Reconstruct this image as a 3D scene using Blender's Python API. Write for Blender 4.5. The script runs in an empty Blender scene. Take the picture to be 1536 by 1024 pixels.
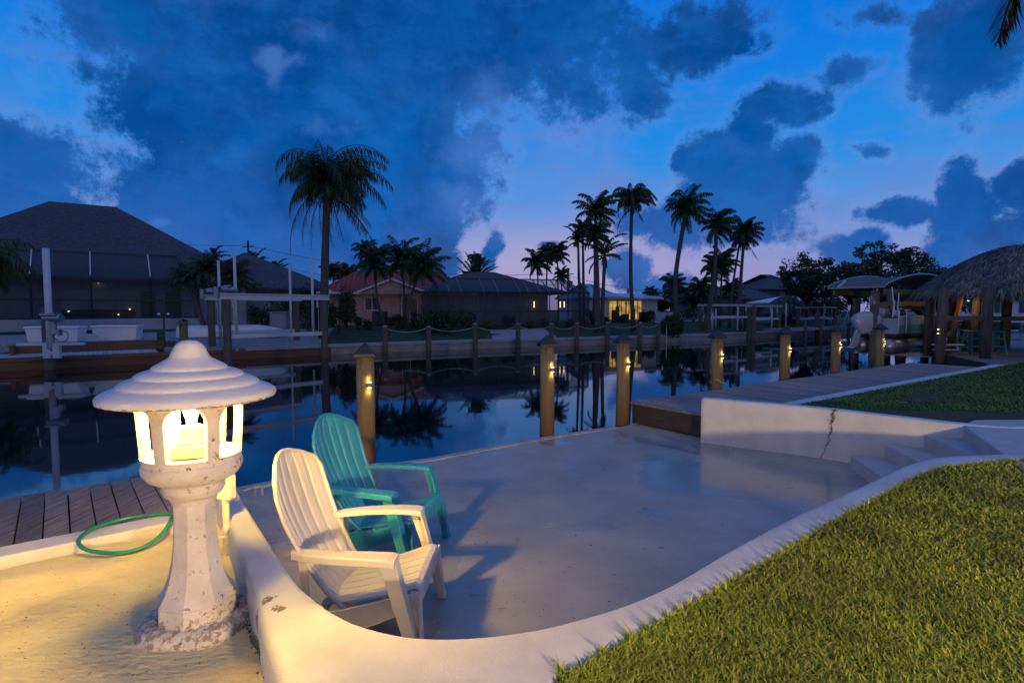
import bpy, math, random
import numpy as np
from mathutils import Vector, Matrix
R = math.radians
random.seed(7)
rng = np.random.default_rng(11)
sc = bpy.context.scene
C = sc.collection

# ------------------------------------------------------------------ camera
EYE = 2.05          # metres above the canal water (z = 0)
FP = 853.0          # focal length in photo pixels (20 mm on a 36 mm frame)
PITCH = math.atan(50.0 / FP)
cd = bpy.data.cameras.new("camera"); cam = bpy.data.objects.new("camera", cd); C.objects.link(cam)
cd.lens = 20.0; cd.sensor_width = 36.0; cd.clip_start = 0.05; cd.clip_end = 3000
cam.location = (0, 0, EYE); cam.rotation_euler = (R(90) - PITCH, 0, 0)
sc.camera = cam
cp, sp_ = math.cos(PITCH), math.sin(PITCH)

def ray(px, py):
    u = (px - 768) / FP; v = (512 - py) / FP
    return Vector((u, cp + v * sp_, -sp_ + v * cp))
def at(px, py, z):
    """ground point of height z seen there"""
    d = ray(px, py); t = (z - EYE) / d.z
    return Vector((d.x * t, d.y * t, z))
def atd(px, py, dist):
    d = ray(px, py); t = dist / d.y
    return Vector((d.x * t, dist, EYE + d.z * t))

# ------------------------------------------------------------------ mesh helpers
ORIG = {}
class MB:
    def __init__(s): s.v = []; s.f = []
    def add(s, vs, fs):
        b = len(s.v); s.v += [tuple(p) for p in vs]; s.f += [tuple(i + b for i in f) for f in fs]; return s
    def box(s, c, d, rz=0.0, M=None):
        x, y, z = d[0] / 2, d[1] / 2, d[2] / 2
        vs = [Vector((a * x, b * y, e * z)) for e in (-1, 1) for a, b in ((-1, -1), (1, -1), (1, 1), (-1, 1))]
        if M is not None: vs = [M @ p for p in vs]
        elif rz:
            m = Matrix.Rotation(rz, 3, 'Z'); vs = [m @ p for p in vs]
        c = Vector(c)
        return s.add([p + c for p in vs], [(0, 3, 2, 1), (4, 5, 6, 7), (0, 1, 5, 4), (1, 2, 6, 5), (2, 3, 7, 6), (3, 0, 4, 7)])
    def bar(s, a, b, w, h, up=(0, 0, 1)):
        """rectangular bar from a to b"""
        a = Vector(a); b = Vector(b); t = (b - a).normalized(); up = Vector(up)
        if abs(t.dot(up)) > .98: up = Vector((1, 0, 0))
        r = t.cross(up).normalized(); u = r.cross(t).normalized()
        vs = [p + r * (i * w / 2) + u * (j * h / 2) for p in (a, b) for i, j in ((-1, -1), (1, -1), (1, 1), (-1, 1))]
        return s.add(vs, [(0, 1, 2, 3), (7, 6, 5, 4), (0, 4, 5, 1), (1, 5, 6, 2), (2, 6, 7, 3), (3, 7, 4, 0)])
    def tube(s, pts, rad, n=8, cap=True):
        pts = [Vector(p) for p in pts]; k = len(pts)
        if not hasattr(rad, '__len__'): rad = [rad] * k
        vs = []; fs = []; pr = None
        for i, p in enumerate(pts):
            t = (pts[min(i + 1, k - 1)] - pts[max(i - 1, 0)]).normalized()
            if pr is None:
                a = Vector((0, 0, 1)) if abs(t.z) < .9 else Vector((1, 0, 0)); r = t.cross(a).normalized()
            else:
                r = (pr - t * pr.dot(t)).normalized()
            pr = r; u = t.cross(r)
            for j in range(n):
                an = 2 * math.pi * j / n; vs.append(p + (r * math.cos(an) + u * math.sin(an)) * rad[i])
        for i in range(k - 1):
            for j in range(n):
                j2 = (j + 1) % n; fs.append((i * n + j, i * n + j2, (i + 1) * n + j2, (i + 1) * n + j))
        if cap: fs.append(tuple(range(n - 1, -1, -1))); fs.append(tuple((k - 1) * n + j for j in range(n)))
        return s.add(vs, fs)
    def lathe(s, prof, n=32, c=(0, 0, 0), jit=0.0, rot=0.0):
        c = Vector(c); vs = []; fs = []; k = len(prof)
        for i, (r, z) in enumerate(prof):
            for j in range(n):
                an = 2 * math.pi * j / n + rot; rr = r * (1 + jit * random.uniform(-1, 1))
                vs.append(c + Vector((rr * math.cos(an), rr * math.sin(an), z + jit * .05 * random.uniform(-1, 1))))
        for i in range(k - 1):
            for j in range(n):
                j2 = (j + 1) % n; fs.append((i * n + j, i * n + j2, (i + 1) * n + j2, (i + 1) * n + j))
        return s.add(vs, fs)
    def prism(s, poly, z0, z1):
        n = len(poly)
        zz = z1 if hasattr(z1, '__len__') else [z1] * n
        vs = [(p[0], p[1], z0) for p in poly] + [(p[0], p[1], zz[i]) for i, p in enumerate(poly)]
        fs = [tuple(range(n - 1, -1, -1)), tuple(range(n, 2 * n))]
        for i in range(n):
            j = (i + 1) % n; fs.append((i, j, n + j, n + i))
        return s.add(vs, fs)
    def build(s, name, m, parent=None, smooth=False, bevel=0, origin=None, solid=0):
        me = bpy.data.meshes.new(name)
        if parent is not None: o0 = ORIG[parent.name]
        else: o0 = Vector(origin) if origin is not None else Vector((0, 0, 0))
        if o0.length > 0: vs = [(p[0] - o0[0], p[1] - o0[1], p[2] - o0[2]) for p in s.v]
        else: vs = s.v
        me.from_pydata(vs, [], s.f); me.update()
        me.materials.append(m)
        ob = bpy.data.objects.new(name, me); C.objects.link(ob)
        if smooth: me.polygons.foreach_set('use_smooth', [True] * len(me.polygons)); me.update()
        if parent is not None: ob.parent = parent
        else: ob.location = o0
        ORIG[ob.name] = o0.copy()
        if solid:
            md = ob.modifiers.new('solid', 'SOLIDIFY'); md.thickness = solid; md.offset = 0
        if bevel:
            md = ob.modifiers.new('bevel', 'BEVEL'); md.width = bevel; md.segments = 2; md.limit_method = 'ANGLE'; md.angle_limit = R(35)
        return ob

def tag(o, label=None, cat=None, group=None, kind=None):
    if label: o['label'] = label
    if cat: o['category'] = cat
    if group: o['group'] = group
    if kind: o['kind'] = kind
    return o
def thing(name, loc, label, cat, group=None):
    o = bpy.data.objects.new(name, None); C.objects.link(o); o.location = loc; o.empty_display_size = .1
    ORIG[o.name] = Vector(loc); tag(o, label, cat, group); return o
def copy_tree(o, parent=None):
    c = o.copy(); C.objects.link(c); c.parent = parent
    for ch in list(o.children): copy_tree(ch, c)
    return c
def catmull(pts, n):
    """n samples along a smooth curve through pts (2D or 3D), even in parameter"""
    P = [Vector(p) for p in pts]; P = [P[0] * 2 - P[1]] + P + [P[-1] * 2 - P[-2]]
    out = []; m = len(pts) - 1
    for k in range(n):
        t = k / (n - 1) * m; i = min(int(t), m - 1); f = t - i
        a, b, c, d = P[i], P[i + 1], P[i + 2], P[i + 3]
        out.append(.5 * ((2 * b) + (c - a) * f + (2 * a - 5 * b + 4 * c - d) * f * f + (3 * b - a - 3 * c + d) * f ** 3))
    return out
def resample(pts, n):
    pts = [Vector(p) for p in pts]; L = [0]
    for a, b in zip(pts, pts[1:]): L.append(L[-1] + (b - a).length)
    out = []; j = 0
    for k in range(n):
        t = L[-1] * k / (n - 1)
        while j < len(pts) - 2 and L[j + 1] < t: j += 1
        out.append(pts[j].lerp(pts[j + 1], (t - L[j]) / max(1e-9, L[j + 1] - L[j])))
    return out

# ------------------------------------------------------------------ materials
MATS = {}
def new_mat(name):
    m = bpy.data.materials.new(name); m.use_nodes = True; nt = m.node_tree
    return m, nt, nt.nodes, nt.links, nt.nodes['Principled BSDF']
def mat(name, c1, c2=None, rough=.7, scale=6, detail=5, bump=.0, bscale=None, stretch=(1, 1, 1), rotz=0, metal=0, spec=.5,
        spots=None, spotscale=20, spotthr=.62, island=0, trans=0, rvar=0, bdist=.01):
    """two-colour noise material, optional darker spots (dirt, rust) and bump"""
    if name in MATS: return MATS[name]
    m, nt, N, L, B = new_mat(name)
    tc = N.new('ShaderNodeTexCoord'); mp = N.new('ShaderNodeMapping'); L.new(tc.outputs['Object'], mp.inputs[0])
    mp.inputs['Rotation'].default_value = (0, 0, rotz); mp.inputs['Scale'].default_value = stretch
    no = N.new('ShaderNodeTexNoise'); no.inputs['Scale'].default_value = scale; no.inputs['Detail'].default_value = detail; no.inputs['Roughness'].default_value = .62
    L.new(mp.outputs[0], no.inputs['Vector'])
    rp = N.new('ShaderNodeValToRGB'); L.new(no.outputs[0], rp.inputs[0])
    rp.color_ramp.elements[0].position = .32; rp.color_ramp.elements[1].position = .68
    c2 = c2 or tuple(x * .75 for x in c1)
    rp.color_ramp.elements[0].color = (*c2, 1); rp.color_ramp.elements[1].color = (*c1, 1)
    col = rp.outputs[0]
    if spots:
        n2 = N.new('ShaderNodeTexNoise'); n2.inputs['Scale'].default_value = spotscale; n2.inputs['Detail'].default_value = 6; n2.inputs['Roughness'].default_value = .7
        L.new(mp.outputs[0], n2.inputs['Vector'])
        r2 = N.new('ShaderNodeMapRange'); L.new(n2.outputs[0], r2.inputs[0]); r2.inputs[1].default_value = spotthr; r2.inputs[2].default_value = spotthr + .05
        mx = N.new('ShaderNodeMix'); mx.data_type = 'RGBA'; L.new(r2.outputs[0], mx.inputs[0]); L.new(col, mx.inputs[6]); mx.inputs[7].default_value = (*spots, 1); col = mx.outputs[2]
    if island:
        ge = N.new('ShaderNodeNewGeometry'); hs = N.new('ShaderNodeHueSaturation')
        mr = N.new('ShaderNodeMapRange'); L.new(ge.outputs['Random Per Island'], mr.inputs[0]); mr.inputs[3].default_value = 1 - island; mr.inputs[4].default_value = 1 + island
        L.new(mr.outputs[0], hs.inputs['Value']); L.new(col, hs.inputs['Color']); col = hs.outputs[0]
    L.new(col, B.inputs['Base Color'])
    B.inputs['Roughness'].default_value = rough; B.inputs['Metallic'].default_value = metal; B.inputs['Specular IOR Level'].default_value = spec
    if rvar:
        mr = N.new('ShaderNodeMapRange'); L.new(no.outputs[0], mr.inputs[0]); mr.inputs[1].default_value = .3; mr.inputs[2].default_value = .7
        mr.inputs[3].default_value = rough - rvar; mr.inputs[4].default_value = rough + rvar; L.new(mr.outputs[0], B.inputs['Roughness'])
    if bump:
        n3 = N.new('ShaderNodeTexNoise'); n3.inputs['Scale'].default_value = bscale or scale * 4; n3.inputs['Detail'].default_value = 6
        L.new(mp.outputs[0], n3.inputs['Vector'])
        bp = N.new('ShaderNodeBump'); bp.inputs['Strength'].default_value = bump; bp.inputs['Distance'].default_value = bdist
        L.new(n3.outputs[0], bp.inputs['Height']); L.new(bp.outputs[0], B.inputs['Normal'])
    if trans: B.inputs['Transmission Weight'].default_value = trans
    MATS[name] = m; return m
def emit(name, col, st):
    if name in MATS: return MATS[name]
    m, nt, N, L, B = new_mat(name)
    B.inputs['Base Color'].default_value = (*[min(1, c) * .5 for c in col], 1)
    B.inputs['Emission Color'].default_value = (*col, 1); B.inputs['Emission Strength'].default_value = st
    MATS[name] = m; return m
def screen(name, col, alpha):
    """insect screen: part of the light passes"""
    if name in MATS: return MATS[name]
    m, nt, N, L, B = new_mat(name)
    B.inputs['Base Color'].default_value = (*col, 1); B.inputs['Roughness'].default_value = .8; B.inputs['Alpha'].default_value = alpha
    MATS[name] = m; return m

CAN = math.atan2(.581, .814)   # direction of the canal
U = Vector((.814, .581, 0)); W = Vector((-.581, .814, 0))
# ------------------------------------------------------------------ sky
w = bpy.data.worlds.new("World"); sc.world = w; w.use_nodes = True
nt = w.node_tree; N = nt.nodes; L = nt.links; N.clear()
def nd(t, **k):
    n = N.new(t)
    for a, b in k.items(): setattr(n, a, b)
    return n
def M_(op, a, b=None, c=None, clamp=False):
    n = nd('ShaderNodeMath', operation=op, use_clamp=clamp)
    for i, x in enumerate((a, b, c)):
        if x is None: continue
        if isinstance(x, (int, float)): n.inputs[i].default_value = x
        else: L.new(x, n.inputs[i])
    return n.outputs[0]
def rng_(x, a, b, c=0, d=1, smooth=True):
    n = nd('ShaderNodeMapRange', interpolation_type='SMOOTHSTEP' if smooth else 'LINEAR'); L.new(x, n.inputs[0])
    for i, q in enumerate((a, b, c, d)): n.inputs[i + 1].default_value = q
    return n.outputs[0]
def mixc(f, a, b):
    n = nd('ShaderNodeMix', data_type='RGBA')
    for i, x in ((0, f), (6, a), (7, b)):
        if isinstance(x, (int, float)): n.inputs[i].default_value = x
        elif isinstance(x, tuple): n.inputs[i].default_value = (*x, 1)
        else: L.new(x, n.inputs[i])
    return n.outputs[2]
tc = nd('ShaderNodeTexCoord'); sx = nd('ShaderNodeSeparateXYZ'); L.new(tc.outputs['Generated'], sx.inputs[0])
X, Y, Z = sx.outputs
az = M_('ARCTAN2', X, Y); el = M_('ARCSINE', Z)
def azel(px, py):
    d = ray(px, py).normalized(); return math.atan2(d.x, d.y), math.asin(d.z)
cv = nd('ShaderNodeCombineXYZ'); L.new(az, cv.inputs[0]); L.new(el, cv.inputs[1])
def noise(vec, scale, det=6, ro=.6, out=0, sxy=(1, 1, 1), off=(0, 0, 0)):
    mp = nd('ShaderNodeMapping'); L.new(vec, mp.inputs[0]); mp.inputs['Scale'].default_value = sxy; mp.inputs['Location'].default_value = off
    n = nd('ShaderNodeTexNoise'); n.inputs['Scale'].default_value = scale; n.inputs['Detail'].default_value = det; n.inputs['Roughness'].default_value = ro
    L.new(mp.outputs[0], n.inputs['Vector']); return n.outputs[out]
GEN = tc.outputs['Generated']
wn = noise(GEN, 5.0, 4, .55, 1)
wv = nd('ShaderNodeVectorMath', operation='MULTIPLY_ADD'); L.new(wn, wv.inputs[0]); wv.inputs[1].default_value = (.12, .10, 0); L.new(cv.outputs[0], wv.inputs[2])
wo = nd('ShaderNodeVectorMath', operation='SUBTRACT'); L.new(wv.outputs[0], wo.inputs[0]); wo.inputs[1].default_value = (.06, .05, 0)
WV = wo.outputs[0]
f1 = M_('ADD', M_('MULTIPLY', noise(GEN, 22.0, 12, .72), .52), M_('ADD', M_('MULTIPLY', noise(GEN, 10.0, 7, .64, off=(5, 3, 1)), .50), M_('MULTIPLY', noise(GEN, 4.2, 3, .5, off=(2, 8, 3)), .30)))
f2 = noise(GEN, 3.2, 5, .55, off=(3, 1, 5))
def blobs(lst, edge, n_amp):
    acc = None
    for (px, py, rx, ry, s) in lst:
        a, e = azel(px, py); a2, _ = azel(px + rx, py); _, e2 = azel(px, py - ry)
        sb = nd('ShaderNodeVectorMath', operation='SUBTRACT'); L.new(WV, sb.inputs[0]); sb.inputs[1].default_value = (a, e, 0)
        ml = nd('ShaderNodeVectorMath', operation='MULTIPLY'); L.new(sb.outputs[0], ml.inputs[0]); ml.inputs[1].default_value = (1 / abs(a2 - a), 1 / abs(e2 - e), 0)
        ln = nd('ShaderNodeVectorMath', operation='LENGTH'); L.new(ml.outputs[0], ln.inputs[0])
        v = M_('MULTIPLY_ADD', ln.outputs['Value'], -s, s)
        acc = v if acc is None else M_('SMOOTH_MAX', acc, v, .2)
    fn = M_('MULTIPLY_ADD', f1, n_amp, -n_amp * .63)
    return M_('ADD', acc, fn)
# hard-edged cumulus, dark against the dusk
dark = [(400, 130, 260, 190, 1.2), (400, 330, 260, 150, 1.1), (590, 250, 160, 170, 1.1), (620, 60, 260, 140, 1.2), (800, 30, 170, 130, 1), (190, 20, 90, 80, 1), (880, 150, 90, 50, .5),
        (20, 235, 120, 80, 1.1), (50, 300, 110, 50, 1), (1110, 290, 115, 62, 1.1), (1065, 235, 55, 45, 1), (1185, 255, 45, 40, .9), (1000, 320, 85, 42, .9), (1120, 350, 80, 30, .7),
        (1165, 160, 75, 40, .8), (1120, 205, 40, 40, .7), (1265, 105, 60, 26, .6), (940, 405, 38, 40, .9), (655, 350, 50, 38, 1), (600, 405, 110, 50, 1), (752, 375, 18, 45, .9),
        (985, 430, 70, 26, .8), (1190, 440, 80, 24, .7), (1335, 318, 75, 26, .9), (1450, 300, 50, 60, .9), (1425, 365, 75, 38, .9), (1535, 285, 55, 36, .8), (1500, 360, 60, 40, .8),
        (1275, 370, 48, 28, .8), (955, 110, 45, 80, .7), (1060, 55, 120, 60, .7), (1290, 240, 30, 10, .5), (1470, 60, 130, 110, .9), (830, 360, 22, 9, .5), (200, 430, 200, 40, .9), (1300, 20, 60, 30, .4),
        (1760, 250, 220, 130, .9), (-300, 200, 220, 170, .9)]
D = blobs(dark, .2, 2.6)
cover = M_('MULTIPLY', rng_(D, .0, .36), M_('MULTIPLY_ADD', rng_(noise(GEN, 7.5, 8, .66, off=(0, 5, 9)), .40, .66), .07, .93))
core = rng_(D, .15, .85)
soft = rng_(D, -.28, .25)
# thin streaks low in the sky
st = noise(cv.outputs[0], 3.0, 5, .6, sxy=(1.2, 9, 1))
streak = M_('MULTIPLY', rng_(st, .46, .68), rng_(el, .50, .12))
elc = rng_(el, -.02, .62, smooth=False)
cr = nd('ShaderNodeValToRGB'); L.new(elc, cr.inputs[0])
e = cr.color_ramp.elements; e[0].position = 0; e[0].color = (.26, .23, .50, 1); e[1].position = 1; e[1].color = (.0, .135, .62, 1)
for p, c in ((.13, (.26, .31, .62)), (.25, (.13, .30, .70)), (.40, (.022, .27, .78)), (.68, (.001, .19, .74))):
    q = e.new(p); q.color = (*c, 1)
clear = cr.outputs[0]
pinkpatch = M_('MULTIPLY', rng_(noise(GEN, 4, 3, .5, off=(9, 2, 1)), .42, .66), rng_(el, .50, .02))
clear = mixc(M_('MULTIPLY', pinkpatch, .55), clear, (.28, .25, .54))
clear = mixc(M_('MULTIPLY', streak, .45), clear, (.16, .21, .52))
ga, ge = azel(820, 405)
gx = M_('MULTIPLY', M_('SUBTRACT', az, ga), 2.2); gy = M_('MULTIPLY', M_('SUBTRACT', el, ge), 9.0)
glow = rng_(M_('SQRT', M_('ADD', M_('MULTIPLY', gx, gx), M_('MULTIPLY', gy, gy))), 1.15, .0)
clear = mixc(M_('MULTIPLY', glow, .62), clear, (.50, .40, .62))
# cloud tones
dn = noise(GEN, 6.0, 6, .6, off=(1, 7, 2))
cc = nd('ShaderNodeValToRGB'); L.new(elc, cc.inputs[0]); e = cc.color_ramp.elements
e[0].position = 0; e[0].color = (.045, .11, .36, 1); e[1].position = 1; e[1].color = (.0, .034, .145, 1)
for p, c in ((.2, (.012, .10, .39)), (.45, (.0, .085, .37)), (.72, (.0, .050, .22))):
    q = e.new(p); q.color = (*c, 1)
wisp = noise(GEN, 9.0, 8, .68, off=(6, 2, 8), sxy=(1, 1, 2.2))
ccol = mixc(M_('MULTIPLY', rng_(dn, .38, .66), .60), cc.outputs[0], (.003, .125, .48))
ccol = mixc(M_('MULTIPLY', rng_(wisp, .44, .66), .40), ccol, (.014, .155, .54))
ccol = mixc(M_('MULTIPLY', rng_(noise(GEN, 5.0, 6, .6, off=(2, 2, 4)), .50, .64), .5), ccol, (.0, .040, .19))
edge = M_('MULTIPLY', M_('SUBTRACT', 1.0, core), rng_(noise(GEN, 4.5, 4, .5, off=(4, 4, 0)), .40, .62))
ccol = mixc(M_('MULTIPLY', edge, .30), ccol, (.05, .14, .44))
lit = M_('MULTIPLY', M_('MULTIPLY', soft, M_('SUBTRACT', 1.0, cover)), rng_(el, .6, .1))
clear = mixc(M_('MULTIPLY', lit, .22), clear, (.32, .34, .64))
skyc = mixc(cover, clear, ccol)
# breaks in the large cloud where lighter sky shows
brk = blobs([(405, 95, 34, 30, 1), (710, 235, 60, 60, .7), (690, 310, 55, 40, .7), (235, 330, 22, 10, .8), (500, 200, 60, 20, .4), (735, 160, 40, 60, .5), (430, 100, 60, 14, .6), (480, 60, 50, 30, .4)], .2, 2.4)
bk = rng_(brk, .05, .8)
skyc = mixc(M_('MULTIPLY', bk, .65), skyc, (.07, .20, .58))
# paler twilight overhead and behind the viewpoint
back = M_('MAXIMUM', rng_(Y, .25, -.5), rng_(Z, .60, .92))
skyc = mixc(back, skyc, (.145, .225, .52))
low = rng_(Z, -.02, -.12); skyc = mixc(low, skyc, (.02, .03, .06))
ns = nd('ShaderNodeTexSky', sky_type='NISHITA'); ns.sun_disc = False; ns.sun_elevation = R(-4.0); ns.sun_rotation = R(190)
bg1 = nd('ShaderNodeBackground'); L.new(skyc, bg1.inputs[0]); bg1.inputs[1].default_value = 1.0
bg2 = nd('ShaderNodeBackground'); L.new(ns.outputs[0], bg2.inputs[0]); bg2.inputs[1].default_value = .05
ad = nd('ShaderNodeAddShader'); L.new(bg1.outputs[0], ad.inputs[0]); L.new(bg2.outputs[0], ad.inputs[1])
wo_ = nd('ShaderNodeOutputWorld'); L.new(ad.outputs[0], wo_.inputs[0])
w.cycles.sampling_method = 'MANUAL'; w.cycles.sample_map_resolution = 512
sl = bpy.data.lights.new('sun', 'SUN'); so = bpy.data.objects.new('sun', sl); C.objects.link(so)
sl.energy = .06; sl.angle = R(25); sl.color = (1, .80, .74); so.rotation_euler = (R(62), 0, R(10))
sc.view_settings.view_transform = 'Standard'; sc.view_settings.look = 'None'; sc.view_settings.exposure = 0
# ------------------------------------------------------------------ material library
m_conc = mat('white_painted_concrete', (.58, .57, .56), (.46, .45, .445), rough=.75, scale=4, detail=9, bump=.30, bscale=150, spots=(.16, .12, .08), spotscale=9, spotthr=.735)
def stain(m, pts, col, zband=None):
    """grime patches of their own shape: list of (x, y, z, radius), broken up by noise; or a worn band between two heights"""
    nt = m.node_tree; N = nt.nodes; L = nt.links; B = N['Principled BSDF']; tc = N.new('ShaderNodeTexCoord'); no = N.new('ShaderNodeTexNoise'); no.inputs['Scale'].default_value = 38; no.inputs['Detail'].default_value = 7; no.inputs['Roughness'].default_value = .7; L.new(tc.outputs['Object'], no.inputs[0])
    masks = []
    for (x, y, z, r) in pts:
        s = N.new('ShaderNodeVectorMath'); s.operation = 'DISTANCE'; L.new(tc.outputs['Object'], s.inputs[0]); s.inputs[1].default_value = (x, y, z)
        q = N.new('ShaderNodeMapRange'); L.new(s.outputs['Value'], q.inputs[0]); q.inputs[1].default_value = 0; q.inputs[2].default_value = r; q.inputs[3].default_value = .30; q.inputs[4].default_value = -.35; masks.append(q.outputs[0])
    if zband:
        s = N.new('ShaderNodeSeparateXYZ'); L.new(tc.outputs['Object'], s.inputs[0]); q = N.new('ShaderNodeMapRange'); L.new(s.outputs[2], q.inputs[0]); q.inputs[1].default_value = zband[0]; q.inputs[2].default_value = zband[1]; q.inputs[3].default_value = zband[2]; q.inputs[4].default_value = -.4; masks.append(q.outputs[0])
    for k in masks:
        a = N.new('ShaderNodeMath'); a.operation = 'ADD'; L.new(no.outputs[0], a.inputs[0]); L.new(k, a.inputs[1]); g = N.new('ShaderNodeMapRange'); L.new(a.outputs[0], g.inputs[0]); g.inputs[1].default_value = .52; g.inputs[2].default_value = .60; g.inputs[4].default_value = .85
        old = B.inputs['Base Color'].links[0].from_socket; m2 = N.new('ShaderNodeMix'); m2.data_type = 'RGBA'; L.new(g.outputs[0], m2.inputs[0]); L.new(old, m2.inputs[6]); m2.inputs[7].default_value = (*col, 1); L.new(m2.outputs[2], B.inputs['Base Color'])
_p = [at(402, 898, .85), at(418, 912, .85), at(380, 930, .78), at(1290, 700, .3), at(1100, 672, .27)]
stain(m_conc, [(p.x, p.y, p.z, r) for p, r in zip(_p, (.07, .06, .10, .12, .16))], (.07, .05, .035))
m_lamp = mat('weathered_white_paint', (.60, .56, .52), (.46, .42, .38), rough=.8, scale=9, bump=.5, bscale=45, spots=(.17, .11, .065), spotscale=24, spotthr=.60)
m_roofp = mat('lamp_cap_paint', (.62, .60, .60), (.54, .52, .53), rough=.8, scale=6, bump=.25, bscale=40, spots=(.30, .22, .17), spotscale=22, spotthr=.70)
stain(m_roofp, [], (.16, .11, .07), zband=(1.012, 1.034, .12))
stain(m_lamp, [], (.22, .15, .09), zband=(.05, .30, .06))
m_sand = mat('sand', (.70, .60, .31), (.52, .43, .23), rough=.95, scale=2.2, detail=8, bump=.6, bscale=22, stretch=(1, 1.6, 1), spots=(.20, .14, .08), spotscale=26, spotthr=.70, bdist=.03)
m_floor = mat('grey_deck_paint', (.38, .355, .32), (.26, .25, .235), rough=.5, scale=1.6, detail=10, bump=.10, bscale=45, spots=(.22, .19, .16), spotscale=6, spotthr=.63, spec=.5)
_nt = m_floor.node_tree; _N = _nt.nodes; _L = _nt.links; _B = _N['Principled BSDF']
_tc = _N.new('ShaderNodeTexCoord'); _a = _N.new('ShaderNodeTexNoise'); _a.inputs['Scale'].default_value = .55; _a.inputs['Detail'].default_value = 5; _a.inputs['Distortion'].default_value = .8; _L.new(_tc.outputs['Object'], _a.inputs[0])
_r = _N.new('ShaderNodeMapRange'); _r.interpolation_type = 'SMOOTHSTEP'; _L.new(_a.outputs[0], _r.inputs[0]); _r.inputs[1].default_value = .46; _r.inputs[2].default_value = .60; _r.inputs[3].default_value = .52; _r.inputs[4].default_value = .10
_L.new(_r.outputs[0], _B.inputs['Roughness'])
_old = _B.inputs['Base Color'].links[0].from_socket; _m = _N.new('ShaderNodeMix'); _m.data_type = 'RGBA'; _m.blend_type = 'MULTIPLY'
_r2 = _N.new('ShaderNodeMapRange'); _L.new(_a.outputs[0], _r2.inputs[0]); _r2.inputs[1].default_value = .48; _r2.inputs[2].default_value = .60; _r2.inputs[3].default_value = 0; _r2.inputs[4].default_value = .45
_L.new(_r2.outputs[0], _m.inputs[0]); _L.new(_old, _m.inputs[6]); _m.inputs[7].default_value = (.60, .62, .66, 1); _L.new(_m.outputs[2], _B.inputs['Base Color'])
m_plank = mat('weathered_planks', (.28, .245, .235), (.12, .10, .092), rough=.75, scale=3.5, detail=7, stretch=(14, 1.2, 8), rotz=-CAN, bump=.5, bscale=6, spots=(.10, .055, .04), spotscale=2.2, spotthr=.60, island=.28, rvar=.12)
m_plank2 = mat('brown_planks', (.27, .215, .185), (.10, .068, .052), rough=.75, scale=3.2, detail=8, stretch=(16, 1.2, 8), rotz=-CAN, bump=.7, bscale=6, spots=(.13, .05, .03), spotscale=2.0, spotthr=.56, island=.3)
m_timber = mat('dark_timber', (.060, .044, .030), (.022, .016, .012), rough=.75, scale=3, detail=7, stretch=(1.5, 1.5, 12), rotz=-CAN, bump=.5, bscale=6)
m_pile = mat('treated_pile', (.215, .175, .068), (.115, .09, .04), rough=.8, scale=3, detail=7, stretch=(7, 7, .7), bump=.5, bscale=6, spots=(.06, .04, .02), spotscale=4, spotthr=.60)
_nt = m_pile.node_tree; _N = _nt.nodes; _L = _nt.links; _B = _N['Principled BSDF']   # tide stain: the wet foot of each pile is red-brown
_tc = _N.new('ShaderNodeTexCoord'); _s = _N.new('ShaderNodeSeparateXYZ'); _L.new(_tc.outputs['Object'], _s.inputs[0]); _n = _N.new('ShaderNodeTexNoise'); _n.inputs['Scale'].default_value = 9; _L.new(_tc.outputs['Object'], _n.inputs[0])
_m1 = _N.new('ShaderNodeMath'); _m1.operation = 'MULTIPLY_ADD'; _L.new(_n.outputs[0], _m1.inputs[0]); _m1.inputs[1].default_value = .35; _L.new(_s.outputs[2], _m1.inputs[2])
_r = _N.new('ShaderNodeMapRange'); _L.new(_m1.outputs[0], _r.inputs[0]); _r.inputs[1].default_value = .35; _r.inputs[2].default_value = 1.15; _r.inputs[3].default_value = 1; _r.inputs[4].default_value = 0
_old = _B.inputs['Base Color'].links[0].from_socket; _m = _N.new('ShaderNodeMix'); _m.data_type = 'RGBA'; _L.new(_r.outputs[0], _m.inputs[0]); _L.new(_old, _m.inputs[6]); _m.inputs[7].default_value = (.11, .045, .018, 1); _L.new(_m.outputs[2], _B.inputs['Base Color'])
m_black = mat('black_plastic', (.012, .012, .014), (.02, .02, .022), rough=.5)
m_wchair = mat('ivory_resin', (.62, .57, .48), (.58, .53, .44), rough=.42, scale=8, bump=.06, bscale=70)
m_tchair = mat('teal_resin', (.030, .27, .40), (.024, .23, .34), rough=.42, scale=8, bump=.06, bscale=70)
m_hose = mat('green_hose', (.012, .20, .11), (.010, .17, .09), rough=.4)
m_brass = mat('brass', (.45, .30, .12), rough=.4, metal=1)
m_pvc = mat('white_pvc', (.62, .60, .54), (.48, .45, .36), rough=.55, scale=30, spots=(.35, .27, .13), spotscale=55, spotthr=.56)
m_steel = mat('galvanised', (.35, .36, .38), rough=.4, metal=.8)
m_alu = mat('white_aluminium', (.50, .52, .56), (.42, .43, .47), rough=.4, scale=3)
m_cream = mat('cream_fixture', (.55, .48, .30), rough=.5)
m_dirt = mat('dark_soil', (.045, .034, .022), (.02, .015, .01), rough=.95, scale=12, bump=1, bscale=40, bdist=.02)
m_gsoil = mat('lawn_soil', (.030, .042, .014), (.018, .022, .010), rough=.95, scale=9, bump=1, bscale=60, bdist=.02)

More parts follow.
